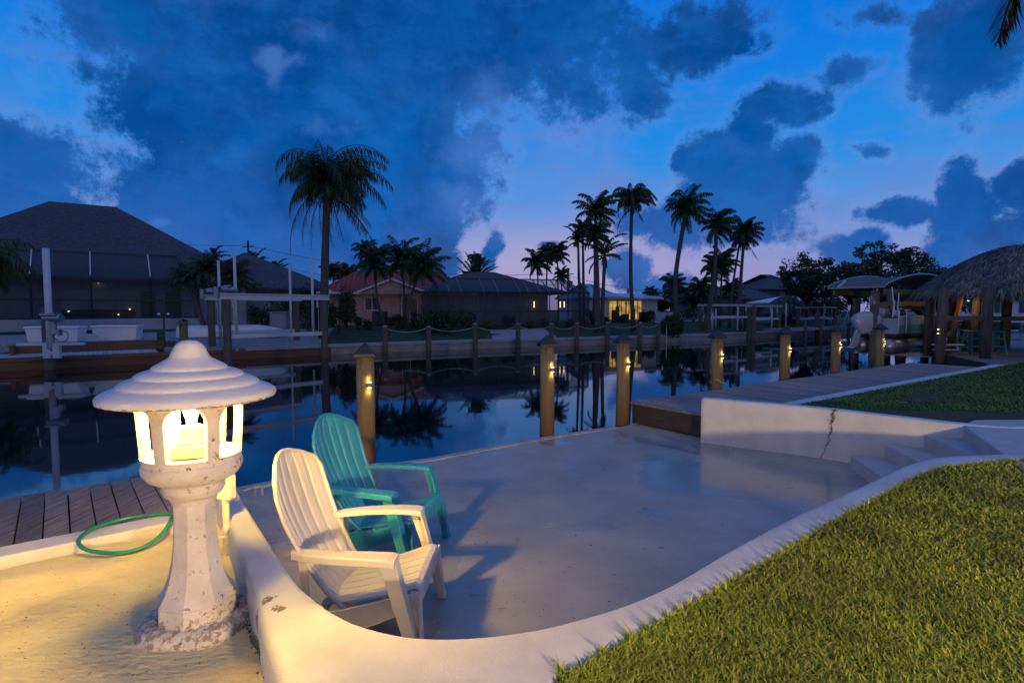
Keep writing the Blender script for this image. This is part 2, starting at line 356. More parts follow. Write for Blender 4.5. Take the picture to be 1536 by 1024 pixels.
# ------------------------------------------------------------------ water
m, nt, N, L, B = new_mat('canal_water')
B.inputs['Base Color'].default_value = (.004, .007, .010, 1); B.inputs['Roughness'].default_value = .035; B.inputs['IOR'].default_value = 2.6
tc = N.new('ShaderNodeTexCoord'); mp = N.new('ShaderNodeMapping'); L.new(tc.outputs['Object'], mp.inputs[0]); mp.inputs['Rotation'].default_value = (0, 0, -CAN); mp.inputs['Scale'].default_value = (.8, 1.3, 1)
n1 = N.new('ShaderNodeTexNoise'); n1.inputs['Scale'].default_value = 1.6; n1.inputs['Detail'].default_value = 3; L.new(mp.outputs[0], n1.inputs[0])
n2 = N.new('ShaderNodeTexNoise'); n2.inputs['Scale'].default_value = .25; n2.inputs['Detail'].default_value = 2; L.new(mp.outputs[0], n2.inputs[0])
ma = N.new('ShaderNodeMath'); ma.operation = 'MULTIPLY'; L.new(n1.outputs[0], ma.inputs[0]); L.new(n2.outputs[0], ma.inputs[1])
bp = N.new('ShaderNodeBump'); bp.inputs['Strength'].default_value = .09; bp.inputs['Distance'].default_value = .02; L.new(ma.outputs[0], bp.inputs['Height']); L.new(bp.outputs[0], B.inputs['Normal'])
m_water = m
wa = MB().add([(-900, -900, 0), (1500, -900, 0), (1500, 1500, 0), (-900, 1500, 0)], [(0, 1, 2, 3)]).build('water', m_water); tag(wa, kind='structure')

# ------------------------------------------------------------------ near setting
ZT = .85; ZF = .25; ZS = .65
inner_px = [(341, 708), (365, 748), (400, 803), (440, 863), (465, 888), (490, 908), (515, 923), (545, 936), (600, 950), (650, 955), (700, 954), (760, 948), (820, 938), (880, 922), (940, 903), (1010, 872), (1100, 820), (1200, 768), (1300, 723), (1345, 702), (1375, 691), (1410, 684), (1460, 681), (1536, 679), (1640, 677), (1800, 675)]
outer_px = [(318, 715), (343, 781), (375, 870), (393, 935), (412, 990), (436, 1060), (470, 1130), (560, 1190), (680, 1170), (760, 1100), (815, 1030), (860, 1000), (935, 962), (1005, 925), (1085, 880), (1165, 835), (1255, 781), (1335, 738), (1385, 712), (1420, 701), (1470, 695), (1536, 690), (1640, 687), (1800, 686)]
NK = 150
inner = resample(catmull([at(x, y, ZT) for x, y in inner_px], 400), NK)
outer = resample(catmull([at(x, y, ZT) for x, y in outer_px], 400), NK)
# match both sides by nearest progression (dynamic walk keeps sections square to the wall)
oo = resample(catmull([at(x, y, ZT) for x, y in outer_px], 600), 1200); ii = resample(catmull([at(x, y, ZT) for x, y in inner_px], 600), NK)
j = 0; matched = []
for k, p in enumerate(ii):
    best = min(range(j, min(j + 60, len(oo))), key=lambda q: (oo[q] - p).length_squared) if k else 0
    j = best; matched.append(best)
matched[-1] = len(oo) - 1
mm = np.convolve(np.array([matched[0]] * 4 + matched + [matched[-1]] * 4, float), np.ones(9) / 9, 'valid')
outer = [oo[int(round(q))] for q in mm]; inner = ii
kb = MB(); vs = []; fs = []
for p, q in zip(inner, outer):
    d = (q - p); wd = d.length; d.normalize()
    for s, z in ((0, .18), (0, .81), (.003, .832), (.014, .846), (.035, ZT), (wd - .05, ZT), (wd - .022, .844), (wd - .006, .825), (wd, .79), (wd + .01, .40)):
        vs.append((p.x + d.x * s, p.y + d.y * s, z))
for i in range(NK - 1):
    for a in range(9): fs.append((i * 10 + a, i * 10 + a + 1, (i + 1) * 10 + a + 1, (i + 1) * 10 + a))
fs.append(tuple(range(10))); fs.append(tuple((NK - 1) * 10 + a for a in range(9, -1, -1)))
kb.add(vs, fs)
tag(kb.build('patio_wall', m_conc, smooth=True), 'curved low white painted wall rising round the near side of the sunken patio, between sand and lawn', 'low wall')
for p in bpy.data.objects['patio_wall'].data.polygons: p.use_smooth = len(p.vertices) == 4

# far wall with the crack
wall_px = [(1052, 597), (1140, 604.5), (1240, 613.5), (1340, 625), (1400, 632), (1447, 637), (1490, 640), (1536, 642), (1640, 644), (1800, 646)]
FW = resample(catmull([at(x, y, ZT) for x, y in wall_px], 200), 90)
vs = []; fs = []
for i, p in enumerate(FW):
    t = (FW[min(i + 1, 89)] - FW[max(i - 1, 0)]).normalized(); n = Vector((-t.y, t.x, 0)); n = n if n.y > 0 or n.x > 0 else -n
    for s, z in ((0, .15), (0, .82), (.012, .843), (.03, ZT), (.15, ZT), (.175, .84), (.18, .4)):
        q = p + n * s; vs.append((q.x, q.y, z))
for i in range(89):
    for a in range(6): fs.append((i * 7 + a, (i + 1) * 7 + a, (i + 1) * 7 + a + 1, i * 7 + a + 1))
fs.append(tuple(range(7)))
fwl = MB().add(vs, fs).build('retaining_wall', m_conc, smooth=True)
for p in fwl.data.polygons: p.use_smooth = len(p.vertices) == 4
tag(fwl, 'white retaining wall with a weedy crack on the far side of the sunken patio', 'retaining wall')
# crack: thin dark groove running down the wall face
def wall_pt(px, py, z):
    """point on the wall face under that column of the face polyline"""
    best = min(FW, key=lambda p: abs((768 + FP * p.x / p.y) - px)); return best
cpts = []
for px, z in ((1256, .86), (1254, .80), (1255, .74), (1251, .68), (1252.5, .60), (1249, .54), (1250, .48), (1245, .42), (1243, .36), (1238, .28), (1237, .25)):
    b = wall_pt(px, 0, z); k = (px - 768) / FP
    i = FW.index(b); a2 = FW[i + 1]; b0 = FW[i - 1]
    # intersect the viewing column with the wall chord
    dx, dy = a2.x - b0.x, a2.y - b0.y; t = (k * b0.y - b0.x) / (dx - k * dy)
    cpts.append(Vector((b0.x + dx * t - .004, b0.y + dy * t - .006, z)))
cpts = [p.lerp(q, f) + Vector((random.uniform(-.006, .006), 0, random.uniform(-.006, .006))) for p, q in zip(cpts, cpts[1:]) for f in (0, .33, .66)] + [cpts[-1]]
MB().tube(cpts, [random.uniform(.001, .0045) for _ in cpts], 5).build('crack', mat('crack_dirt', (.03, .022, .015), rough=1), parent=fwl)
wd = MB()
for p in cpts:
    if p.z < .42: continue
    for k in range(5 if p.z > .55 else 2):
        a = random.uniform(-math.pi, 0); l = random.uniform(.03, .075) if p.z > .62 else random.uniform(.015, .04)
        q = p + Vector((math.cos(a) * l * .9, math.sin(a) * l * .5, random.uniform(-.2, .7) * l)); t = Vector((0, .002, .005))
        wd.add([p - t, p + t, q], [(0, 1, 2)]); wd.add([p + Vector((.004, 0, 0)), p - Vector((.004, 0, 0)), q], [(0, 1, 2)])
tag(wd.build('weed', mat('dry_weed', (.24, .17, .07), (.14, .10, .05), scale=30, rough=.8)), 'dry yellowish weed growing out of the crack in the white retaining wall', 'plant')

# patio floor
P2 = lambda p: (p.x, p.y)
wline = [at(x, y, ZF) for x, y in ((365, 733), (475, 712), (645, 690), (820, 657), (925, 641))]
left = wline[0] + (wline[0] - wline[1]) * .8
fl_poly = [P2(left)] + [P2(p) for p in wline] + [(2.35, 9.15), (7, 6.2), (5, 3.0), (2.2, 2.4), (.9, 1.9), (-.2, 1.7), (-1.0, 2.0), (-2.15, 4.25)]
tag(MB().prism(fl_poly, -.4, ZF).build('patio_floor', m_floor), kind='structure')
# pale raised lip along the water edge of the patio
lp = MB(); e0 = [P2(p) for p in wline]
lip = [left] + wline
for a, b in zip(lip, lip[1:]):
    t = (b - a).normalized(); n = Vector((-t.y, t.x, 0))
    lp.prism([P2(a - n * .05), P2(b - n * .05), P2(b + n * .05), P2(a + n * .05)], -.3, ZF + .016)
tag(lp.build('patio_kerb', mat('worn_edge_concrete', (.42, .43, .45), (.22, .22, .23), rough=.35, scale=5, bump=.5, bscale=25)), kind='structure')

# steps
stp = [[at(1280, 685, .40), at(1344, 729, .40)], [at(1333, 669, .55), at(1390, 697, .55)], [at(1388, 652, .70), at(1453, 679, .70)], [at(1447, 638, .85), at(1500, 676, .85)]]
st_root = thing('steps', (4.1, 5.5, ZF), 'white painted concrete steps climbing from the sunken patio to the lawn', 'steps')
m_step = mat('step_paint', (.42, .41, .42), (.34, .33, .34), rough=.6, scale=5, bump=.2, bscale=50, spots=(.2, .17, .14), spotscale=12, spotthr=.68)
ends = []
for a, b in stp:
    d = (b - a).normalized(); ends.append((a - d * .10, b + d * .55))
for k in range(4):
    z = (.40, .55, .70, .843)[k]
    if k < 3:
        a, b = ends[k]; a2, b2 = ends[k + 1]; e = .06
        poly = [P2(a), P2(b), P2(b2 + (b2 - b).normalized() * e), P2(a2 + (a2 - a).normalized() * e)]
    else:
        a, b = ends[3]; poly = [P2(a), P2(b), (9.5, 3.6), (9.5, 6.3), (5.0, 6.1)]
    s_ = MB().prism(poly, .1 + .01 * k, z).build('step' if k < 3 else 'path', m_step, parent=st_root if k < 3 else None, bevel=.012)
    if k == 3: tag(s_, kind='structure')

# coping and near-side ground
cop0 = at(1052, 600, .64) ; copA = at(1165, 605, .64); copB = at(1491, 546, .64)
dirc = (copB - copA).normalized(); nrm = Vector((-dirc.y, dirc.x, 0))
copS = copA - dirc * 1.25; copE = copB
tag(MB().prism([P2(copS), P2(copE), P2(copE + nrm * .0 - nrm * .24), P2(copS - nrm * .24)], -.4, .64).build('seawall_coping', m_conc, bevel=.015), 'pale concrete seawall coping running between the right dock and the far lawn', 'seawall')
lawn_far = [P2(copS - nrm * .24), P2(copE - nrm * .24), (13.2, 14.75), (26, 24), (60, 30), (60, 4.5), (12, 5.9)]
fwb = [p for p in FW[::-8]]
poly = lawn_far + [(p.x + .12, p.y + .12) for p in fwb]
zz = [.61, .61, .62, .66, .7, .8, .82] + [.825] * len(fwb)
me_l = MB().prism(poly, -.4, zz).build('far_lawn', m_gsoil); tag(me_l, kind='structure')
near_poly = [P2(p + (p - q).normalized() * -.03) for p, q in zip(outer, inner) if p.x > 0.05 and p.y < 5.2][0:]
lawn_near = [(-.12, 1.05)] + near_poly + [(9.5, 4.4), (60, 4.4), (60, -40), (-.12, -40)]
tag(MB().prism(lawn_near, -.2, .835).build('near_lawn', m_gsoil), kind='structure')

# sand yard with gentle ripples
lc0 = at(0, 843, .66); lc1 = at(265, 788, .66); ldir = (lc1 - lc0).normalized(); ln = Vector((-ldir.y, ldir.x, 0))
nx, ny = 150, 150; vs = []; fs = []
for j in range(ny):
    for i in range(nx):
        s = -6 + i / (nx - 1) * 8.2; t = -6 + j / (ny - 1) * 5.99
        p = lc0 + ldir * s + ln * t
        z = ZS + .010 * math.sin(2.3 * p.x + 3.1 * p.y) + .005 * math.sin(6.1 * p.x - 9.3 * p.y + 2 * math.sin(3 * p.x)) + .0025 * math.sin(15 * p.x + 11 * p.y + 2 * math.sin(7 * p.y)) + random.uniform(-.0012, .0012)
        z -= .03 * max(0, 1 - abs(t) / .25)
        vs.append((p.x, p.y, z))
for j in range(ny - 1):
    for i in range(nx - 1): a = j * nx + i; fs.append((a, a + 1, a + nx + 1, a + nx))
# keep only what lies left of the wall's outer face
ow = [p for p in outer if p.y < 4.6]
def outx(y):
    c = [p.x for p in ow if abs(p.y - y) < .06 and p.x < .2]
    return (min(c) + .12) if c else (-1.0 if y < 2 else -2.2)
keep = [max(vs[k][0] for k in f) < outx(sum(vs[k][1] for k in f) / 4) or vs[f[0]][1] < 1.0 for f in fs]
fs = [f for f, k in zip(fs, keep) if k]
tag(MB().add(vs, fs).build('sand', m_sand, smooth=True), kind='structure')

# left dock + coping strip
lr = MB().prism([P2(lc0 - ldir * 3 + ln * .012), P2(lc1 + ldir * .33 + ln * .012), P2(lc1 + ldir * .33 + ln * .20), P2(lc0 - ldir * 3 + ln * .20)], -.3, .685)
tag(lr.build('coping_strip', m_conc, bevel=.012), 'narrow white coping strip between the sand yard and the left dock', 'coping')
def dock(name, a, b, width, z, label, pw=.14, drop=.32, side=1, mp_=None):
    """boards laid across, from a to b (inner edge), reaching width towards the water"""
    root = thing(name, (a.x, a.y, z), label, 'dock')
    d = (b - a); Lh = d.length; d.normalize(); n = Vector((-d.y, d.x, 0)) * side
    mb = MB(); k = 0; s = 0
    while s < Lh - pw:
        h = random.uniform(-.003, .003); o = random.uniform(-.012, .012); sk = random.uniform(-.002, .002)
        p0 = a + d * (s + .004) + n * .006; p1 = a + d * (s + pw - .004) + n * .006
        q1 = p1 + n * (width + o) + d * sk; q0 = p0 + n * (width + o) + d * sk
        mb.prism([P2(p0), P2(p1), P2(q1), P2(q0)], z - .035 + h, z + h); s += pw
    mb.build('decking', mp_ or m_plank, parent=root, bevel=.003)
    fb = MB(); f0 = a + n * (width - .06); f1 = b + n * (width - .06)
    fb.bar((f0.x, f0.y, z - .037 - drop / 2), (f1.x, f1.y, z - .037 - drop / 2), .05, drop)
    for e in (a + d * .02, b - d * .03):
        g0 = e + n * .02; g1 = e + n * (width - .10); fb.bar((g0.x, g0.y, z - .037 - drop * .46), (g1.x, g1.y, z - .037 - drop * .46), .05, drop * .9)
    fb.build('fascia', m_timber, parent=root, bevel=.004)
    return root
ra = at(940, 605, .58); rb = copA - dirc * 0
dn_ = nrm
rstart = copS - dirc * .12
dock('dock', rstart, copE - dirc * .5, 1.62, .585, 'weathered grey plank dock beyond the white retaining wall, lined with lit piles', drop=.30)
la = lc0 - ldir * 3.2 + ln * .205; lb_ = lc1 + ldir * .30 + ln * .205
dock('dock', la, lb_, 1.25, .64, 'worn brown plank dock behind the green hose on the left', pw=.135, drop=.3, mp_=m_plank2)

# ------------------------------------------------------------------ piles with lights
FA = math.radians(-55)
def make_pile():
    root = thing('mooring_pile', (0, 0, 0), 'x', 'pile', 'wooden piles with black caps along the near waterfront')
    mb = MB(); mb.tube([(0, 0, -1.0), (0, 0, .3), (0.003, 0, .9), (0, 0, 1.53)], [.108, .106, .103, .101], 20); mb.build('post', m_pile, parent=root, smooth=True)
    cb = MB(); r = .125; vs = [(r, r, 1.525), (-r, r, 1.525), (-r, -r, 1.525), (r, -r, 1.525), (0, 0, 1.66)] + [(a, b, 1.49) for a, b in ((r, r), (-r, r), (-r, -r), (r, -r))]
    cb.add(vs, [(0, 1, 4), (1, 2, 4), (2, 3, 4), (3, 0, 4), (5, 6, 1, 0), (6, 7, 2, 1), (7, 8, 3, 2), (8, 5, 0, 3), (8, 7, 6, 5)])
    co = cb.build('cap', m_black, parent=root, bevel=.004); co.rotation_euler.z = R(12)
    f = MB(); d = Vector((math.cos(FA), math.sin(FA), 0))
    f.box(d * .118 + Vector((0, 0, 1.17)), (.03, .045, .055), FA); lf = f.build('lamp_housing', m_steel, parent=root, bevel=.004)
    for zz_ in (1.203, 1.137): MB().box(d * .118 + Vector((0, 0, zz_)), (.022, .04, .008), FA).build('lens', emit('warm_led', (1.0, .76, .30), 6), parent=lf)
    for dz, en in ((.075, .5), (-.075, .5)):
        l = bpy.data.lights.new('pile_light', 'POINT'); l.energy = en; l.color = (1, .70, .18); l.shadow_soft_size = .012
        o = bpy.data.objects.new('pile_light', l); C.objects.link(o); o.parent = root; o.location = d * .135 + Vector((0, 0, 1.17 + dz))
    return root
pile0 = make_pile()
ppos = [(547, 6.55, 'wooden pile behind the teal chair, leftmost of the near row, lit by its lamp'), (821, 8.05, 'wooden pile standing alone at the middle of the patio water edge'), (935, 8.85, 'wooden pile at the corner where the patio meets the right dock'),
        (1076, 10.4, 'wooden pile by the dock edge with a rope tied low round it'), (1178, 11.9, 'wooden pile with lit lamp, second along the right dock from the patio'), (1254, 13.2, 'wooden pile with lit lamp, third along the right dock from the patio'), (1320, 14.35, 'wooden pile at the far dock end in front of the outboard motor')]
for i, (px, d, lab) in enumerate(ppos):
    o = pile0 if i == 0 else copy_tree(pile0)
    p = atd(px, 500, d); o.location = (p.x, p.y, random.uniform(-.01, .02)); o['label'] = lab; ORIG[o.name] = Vector(o.location)
rp = atd(1076, 590, 10.4); pts = [(rp.x + .112 * math.cos(t), rp.y + .112 * math.sin(t), .72 + .04 * math.sin(2 * t)) for t in [k / 14 * 2 * math.pi for k in range(14)]]
tag(MB().tube(pts + pts[:1] + [(rp.x - .13, rp.y - .02, .68), (rp.x - .16, rp.y - .06, .72)], .009, 6).build('rope', mat('pale_rope', (.4, .36, .28), rough=.9)), 'pale rope tied round a dock pile', 'rope')

# ------------------------------------------------------------------ garden lantern
LX, LY = -1.405, 2.47
lt = thing('garden_lantern', (LX, LY, ZS), 'old white concrete garden lantern with a lit pagoda head beside the patio wall', 'lantern')
oc = (LX, LY, 0)
prof = [(.001, 1.912), (.03, 1.908), (.050, 1.895), (.063, 1.876), (.072, 1.853), (.080, 1.838), (.098, 1.826), (.112, 1.818), (.134, 1.806), (.146, 1.797), (.150, 1.788), (.175, 1.782), (.200, 1.772), (.210, 1.764), (.213, 1.755), (.240, 1.747), (.262, 1.736), (.272, 1.728), (.276, 1.719), (.305, 1.708), (.330, 1.696), (.343, 1.686), (.346, 1.672), (.343, 1.660), (.325, 1.655), (.23, 1.662), (.02, 1.665)]
def fine(prof, k=3):
    out = []
    for a, b in zip(prof, prof[1:]): out += [(a[0] + (b[0] - a[0]) * i / k, a[1] + (b[1] - a[1]) * i / k) for i in range(k)]
    return out + [prof[-1]]
MB().lathe(fine(prof), 96, oc, jit=.006).build('roof', m_roofp, parent=lt, smooth=True)
# head: ring of six arched openings
hd = MB(); RO = lambda z: .194 + (z - 1.37) * .06; TH = .036; ctr0 = math.atan2(-LY, -LX) + R(-7)
zb, zt = 1.375, 1.665; zs, zh = 1.418, 1.645
def arch(n):
    hw = R(22.5); pts = []      # (theta, z) clockwise from the bottom left
    zc = zh - .075
    for k in range(n // 4 + 1): pts.append((-hw, zs + (zc - zs) * k / (n // 4)))
    for k in range(1, n // 2 + 1): a = math.pi * k / (n // 2); pts.append((-hw * math.cos(a), zc + .075 * math.sin(a)))
    for k in range(1, n // 4 + 1): pts.append((hw, zc - (zc - zs) * k / (n // 4)))
    for k in range(1, n // 4): pts.append((hw - 2 * hw * k / (n // 4), zs))
    return pts
def cyl(th, z, r): return Vector((LX + r * math.cos(th), LY + r * math.sin(th), z))
ap = arch(32); zc = (zs + zh) / 2
for k in range(6):
    c0 = ctr0 + k * R(60); bd = []
    for t, z in ap:
        ft = t / R(30); fz = (z - zc) / ((zt - zb) / 2); mx_ = max(abs(ft), abs(fz)); bd.append((t / mx_, zc + (z - zc) / mx_ if abs(z - zc) > 1e-6 else zc))
    bd = [(t, min(max(z, zb), zt)) for t, z in bd]
    n = len(ap); vs = []
    for rr in (0, TH):
        for sub in (0, .5, 1):
            for (t, z), (t2, z2) in zip(ap, bd):
                tt = t + (t2 - t) * sub; z_ = z + (z2 - z) * sub; vs.append(cyl(c0 + tt, z_, RO(z_) - rr))
    fs = []
    for L_ in (0, 1):
        for s in (0, 1):
            b0 = (L_ * 3 + s) * n; b1 = b0 + n
            for i in range(n): j = (i + 1) % n; fs.append((b0 + i, b0 + j, b1 + j, b1 + i))
    for i in range(n): j = (i + 1) % n; fs.append((i, j, 3 * n + j, 3 * n + i))
    # corners of the sector (the rays leave small gaps there)
    hd.add(vs, fs)
    for sx_, sz in ((-1, zb), (1, zb), (-1, zt), (1, zt)):
        cs = [(t, z) for t, z in bd if (t * sx_ > 0) and ((z - zc) * (sz - zc) > 0)]
        if not cs: continue
        a = max(cs, key=lambda q: abs(q[0]) * 1 if abs(q[1] - sz) < 1e-4 else -1); b = max(cs, key=lambda q: abs(q[1] - zc) if abs(abs(q[0]) - R(30)) < 1e-4 else -1)
        for rr in (0, TH):
            hd.add([cyl(c0 + a[0], a[1], RO(a[1]) - rr), cyl(c0 + sx_ * R(30), sz, RO(sz) - rr), cyl(c0 + b[0], b[1], RO(b[1]) - rr)], [(0, 1, 2)])
hd.build('head', m_lamp, parent=lt)
bw = [(.001, 1.395), (.17, 1.395), (.205, 1.392), (.222, 1.385), (.228, 1.368), (.222, 1.345), (.20, 1.318), (.17, 1.302), (.145, 1.296), (.14, 1.285), (.143, 1.262), (.130, 1.240), (.108, 1.225), (.100, 1.20)]
bw = [(r * .88, z) for r, z in bw]
MB().lathe(fine(bw), 72, oc, jit=.006).build('bowl', m_lamp, parent=lt, smooth=True)
colp = [(.100, 1.215), (.098, 1.15), (.100, 1.08), (.106, 1.0), (.116, .93), (.132, .87), (.152, .82), (.178, .785), (.184, .775), (.180, .768), (.186, .70), (.188, .64)]
colp = [(r * .89, z) for r, z in colp]
MB().lathe(fine(colp, 3), 8, oc, rot=R(10)).build('column', m_lamp, parent=lt, bevel=.012)
bs = MB(); vs = []; fs = []; nb = 48
for i, (r, z) in enumerate([(.15, .700), (.195, .695), (.21, .685), (.22, .67), (.235, .63)]):
    for j in range(nb):
        a = 2 * math.pi * j / nb; rr = r * (1 + .07 * math.sin(2 * a + 1) + .04 * math.sin(5 * a)) + random.uniform(-.004, .004); vs.append((LX + rr * math.cos(a), LY + rr * math.sin(a), z + random.uniform(-.003, .003)))
for i in range(4):
    for j in range(nb): j2 = (j + 1) % nb; fs.append((i * nb + j, i * nb + j2, (i + 1) * nb + j2, (i + 1) * nb + j))
bs.add(vs, fs).build('footing', m_lamp, parent=lt, smooth=True)
fx = MB(); fx.box((LX, LY, 1.43), (.17, .13, .05), .3); fx.tube([(LX, LY, 1.455), (LX, LY, 1.475)], .062, 28); fx.tube([(LX, LY, 1.475), (LX, LY, 1.535)], .046, 24)
for k in range(24): a = k / 24 * 2 * math.pi; fx.bar((LX + .05 * math.cos(a), LY + .05 * math.sin(a), 1.48), (LX + .066 * math.cos(a), LY + .066 * math.sin(a), 1.457), .004, .004)
hdo = fx.build('socket', m_cream, parent=lt, bevel=.002)
MB().lathe([(.001, 1.648), (.018, 1.644), (.031, 1.630), (.035, 1.614), (.031, 1.596), (.02, 1.565), (.018, 1.53)], 12, oc).build('bulb', emit('lantern_bulb', (1.0, .60, .14), 2300), parent=hdo, smooth=True)
MB().lathe([(.001, 1.6550), (.150, 1.6550), (.152, 1.660), (.001, 1.660)], 20, oc).build('added_light_disc', emit('added_disc_glow', (1.0, .62, .085), 290), parent=lt)  # unseen glowing disc added under the roof so light reaches the sand

# ------------------------------------------------------------------ chairs
def make_chair(label, m):
    root = thing('garden_chair', (0, 0, 0), label, 'chair', 'resin chairs on the sunken patio')
    # back: fan of slats, gently hollow, with raised edges between grooves
    mb = MB(); NS = 7; rows = 26
    def hw(t):     # half width of the fan along its height
        return .200 + .085 * min(1, t / .62) ** 1.2 if t < .70 else .285 * math.cos((t - .70) / .30 * 1.12) ** .75
    def ctr(t):
        """x, z of the middle line: upright low down, then leaning back"""
        x = -.40 - .30 * t - .06 * math.sin(t * math.pi * .9) + .03; z = .22 + .78 * t
        if t < .18: x += .05 * (1 - t / .18) ** 2
        return x, z
    for s in range(NS):
        g = .007; vs = []
        for r_ in range(rows):
            a0 = (s / NS * 2 - 1); a1 = ((s + 1) / NS * 2 - 1)
            for q, lift in ((0, 0), (.10, -.009), (.5, -.005), (.90, -.009), (1, 0)):
                a = a0 + (a1 - a0) * q; t = r_ / (rows - 1) * (1 - .13 * abs(a) ** 2.2); h = .225 + .080 * min(1, t / .65)
                if t > .78: h -= .085 * ((t - .78) / .22) ** 2
                y = a * h + (g if q == 0 else -g if q == 1 else 0) * .4
                x, z = ctr(t); x += .075 * a * a - lift * -1 ; vs.append((x, y, z - .006 * a * a))
        n5 = 5; fs = [(i * n5 + j, i * n5 + j + 1, (i + 1) * n5 + j + 1, (i + 1) * n5 + j) for i in range(rows - 1) for j in range(4)]
        mb.add(vs, fs)
    bk = mb.build('backrest', m, parent=root, smooth=False, solid=.014)
    # back rim and lower cross band
    rb_ = MB(); pts = []
    for k in range(41):
        u = k / 40
        if u < .42: t = u / .42 * .84; a = -1
        elif u > .58: t = (1 - u) / .42 * .84; a = 1
        else: a = -1 + (u - .42) / .16 * 2; t = 1 - .13 * abs(a) ** 2.2
        t2 = t; h = .227 + .082 * min(1, t2 / .65)
        if t2 > .78: h -= .085 * ((t2 - .78) / .22) ** 2
        x, z = ctr(t2); pts.append((x + .075 * a * a - .004, a * h, z - .006 * a * a))
    rb_.tube(pts, .012, 8); rb_.build('rim', m, parent=bk, smooth=True)
    # seat slats sloping down to the back, front edge rolled over
    sb = MB()
    prof = [(-.40, .235), (-.25, .262), (-.05, .315), (.06, .352), (.105, .368), (.130, .360), (.140, .335), (.138, .30)]
    for s in range(6):
        y0 = -.27 + s * .09 + .0045; y1 = y0 + .081; vs = []
        for (x, z) in prof:
            n_ = (1 - max(0, (-x) / .4) * .22); vs += [(x, y0 * n_, z), (x, (y0 + y1) / 2 * n_, z + .002), (x, y1 * n_, z)]
        sb.add(vs, [(i * 3 + j, i * 3 + j + 1, i * 3 + j + 4, i * 3 + j + 3) for i in range(len(prof) - 1) for j in (0, 1)])
    sb.build('seat', m, parent=root, solid=.012)
    fr = MB(); fr.bar((.133, -.275, .285), (.133, .275, .285), .010, .05); fr.bar((-.05, -.25, .29), (-.05, .25, .29), .03, .03); fr.bar((-.05,0,.285),(.13,0,.30),.02,.02)
    fr.build('seat_frame', m, parent=root, bevel=.004)
    MB().bar((-.38, -.2, .22), (-.38, .2, .22), .03, .035).build('rear_stretcher', m, parent=root, bevel=.004)
    for sy in (-1, 1):
        # arm: broad flat plank, wider in front, with a down-turned outer lip
        ar = MB(); st_ = [(-.52, .268, .030, .555), (-.44, .300, .038, .560), (-.30, .330, .044, .566), (-.12, .345, .050, .568), (0.0, .345, .054, .565), (.035, .342, .052, .556)]
        vs = []
        for x, y, hw_, z in st_:
            vs += [(x, sy * (y - hw_), z - .004), (x, sy * (y - hw_ + .006), z), (x, sy * (y + hw_ - .006), z), (x, sy * (y + hw_), z - .006), (x, sy * (y + hw_), z - .040), (x, sy * (y - hw_), z - .030)]
        n6 = 6; fs = [(i * n6 + j, i * n6 + (j + 1) % n6, (i + 1) * n6 + (j + 1) % n6, (i + 1) * n6 + j) for i in range(len(st_) - 1) for j in range(n6)]
        fs += [tuple(range(6)), tuple((len(st_) - 1) * 6 + j for j in range(5, -1, -1))]
        ar.add(vs, fs); ar.build('armrest', m, parent=root, bevel=.004)
        # front leg: channel from the arm down and forward to the foot, second flange from the seat
        lg = MB()
        def flange(a, b, wa, wb, th=.012, dirv=Vector((1, 0, 0))):
            a = Vector(a); b = Vector(b); nn = Vector((0, th / 2, 0))
            lg.add([a - dirv * wa / 2 - nn, a + dirv * wa / 2 - nn, b + dirv * wb / 2 - nn, b - dirv * wb / 2 - nn, a - dirv * wa / 2 + nn, a + dirv * wa / 2 + nn, b + dirv * wb / 2 + nn, b - dirv * wb / 2 + nn],
                   [(0, 1, 2, 3), (7, 6, 5, 4), (0, 4, 5, 1), (1, 5, 6, 2), (2, 6, 7, 3), (3, 7, 4, 0)])
        flange((-.005, sy * .368, .53), (.145, sy * .385, 0.0), .085, .05)
        lg.bar((.030, sy * .335, .53), (.168, sy * .352, 0.0), .065, .012, up=(1, 0, 0))
        lg.bar((.140, sy * .285, .345), (.160, sy * .350, 0.0), .055, .012, up=(1, 0, 0))
        flange((.115, sy * .268, .345), (.150, sy * .326, 0.0), .055, .045)
        lg.build('leg', m, parent=root, bevel=.003)
        # side skirt sweeping down to the rear foot
        sk = MB(); top = [(.13, .345), (-.05, .30), (-.25, .25), (-.40, .225), (-.50, .16), (-.56, .0)]; bot = [(.13, .285), (.0, .215), (-.18, .145), (-.36, .095), (-.44, .05), (-.48, .0)]
        vs = []
        for off in (0, .012):
            for (a, z) in top: vs.append((a, sy * (.272 + off + .0), z))
            for (a, z) in bot: vs.append((a, sy * (.278 + off + .0), z))
        k = len(top); fs = []
        for o_ in (0, 2 * k):
            for i in range(k - 1): fs.append((o_ + i, o_ + i + 1, o_ + k + i + 1, o_ + k + i))
        for base in (0, k):
            for i in range(k - 1): fs.append((base + i, base + i + 1, base + i + 1 + 2 * k, base + i + 2 * k))
        fs.append((k - 1, 2 * k - 1, 4 * k - 1, 3 * k - 1))
        sk.add(vs, fs)
        # outer stay from arm rear to the skirt
        sk.bar((-.47, sy * .29, .545), (-.44, sy * .284, .20), .014, .04, up=(1, 0, 0))
        sk.build('leg', m, parent=root, bevel=.003)
    return root
cw = make_chair('ivory slatted garden chair nearest the camera, facing right on the patio', m_wchair); cw.location = (-.60, 3.12, ZF); cw.rotation_euler.z = R(-2)
ct = make_chair('teal slatted garden chair standing behind the ivory one', m_tchair); ct.location = (-.74, 4.08, ZF); ct.rotation_euler.z = R(-13)

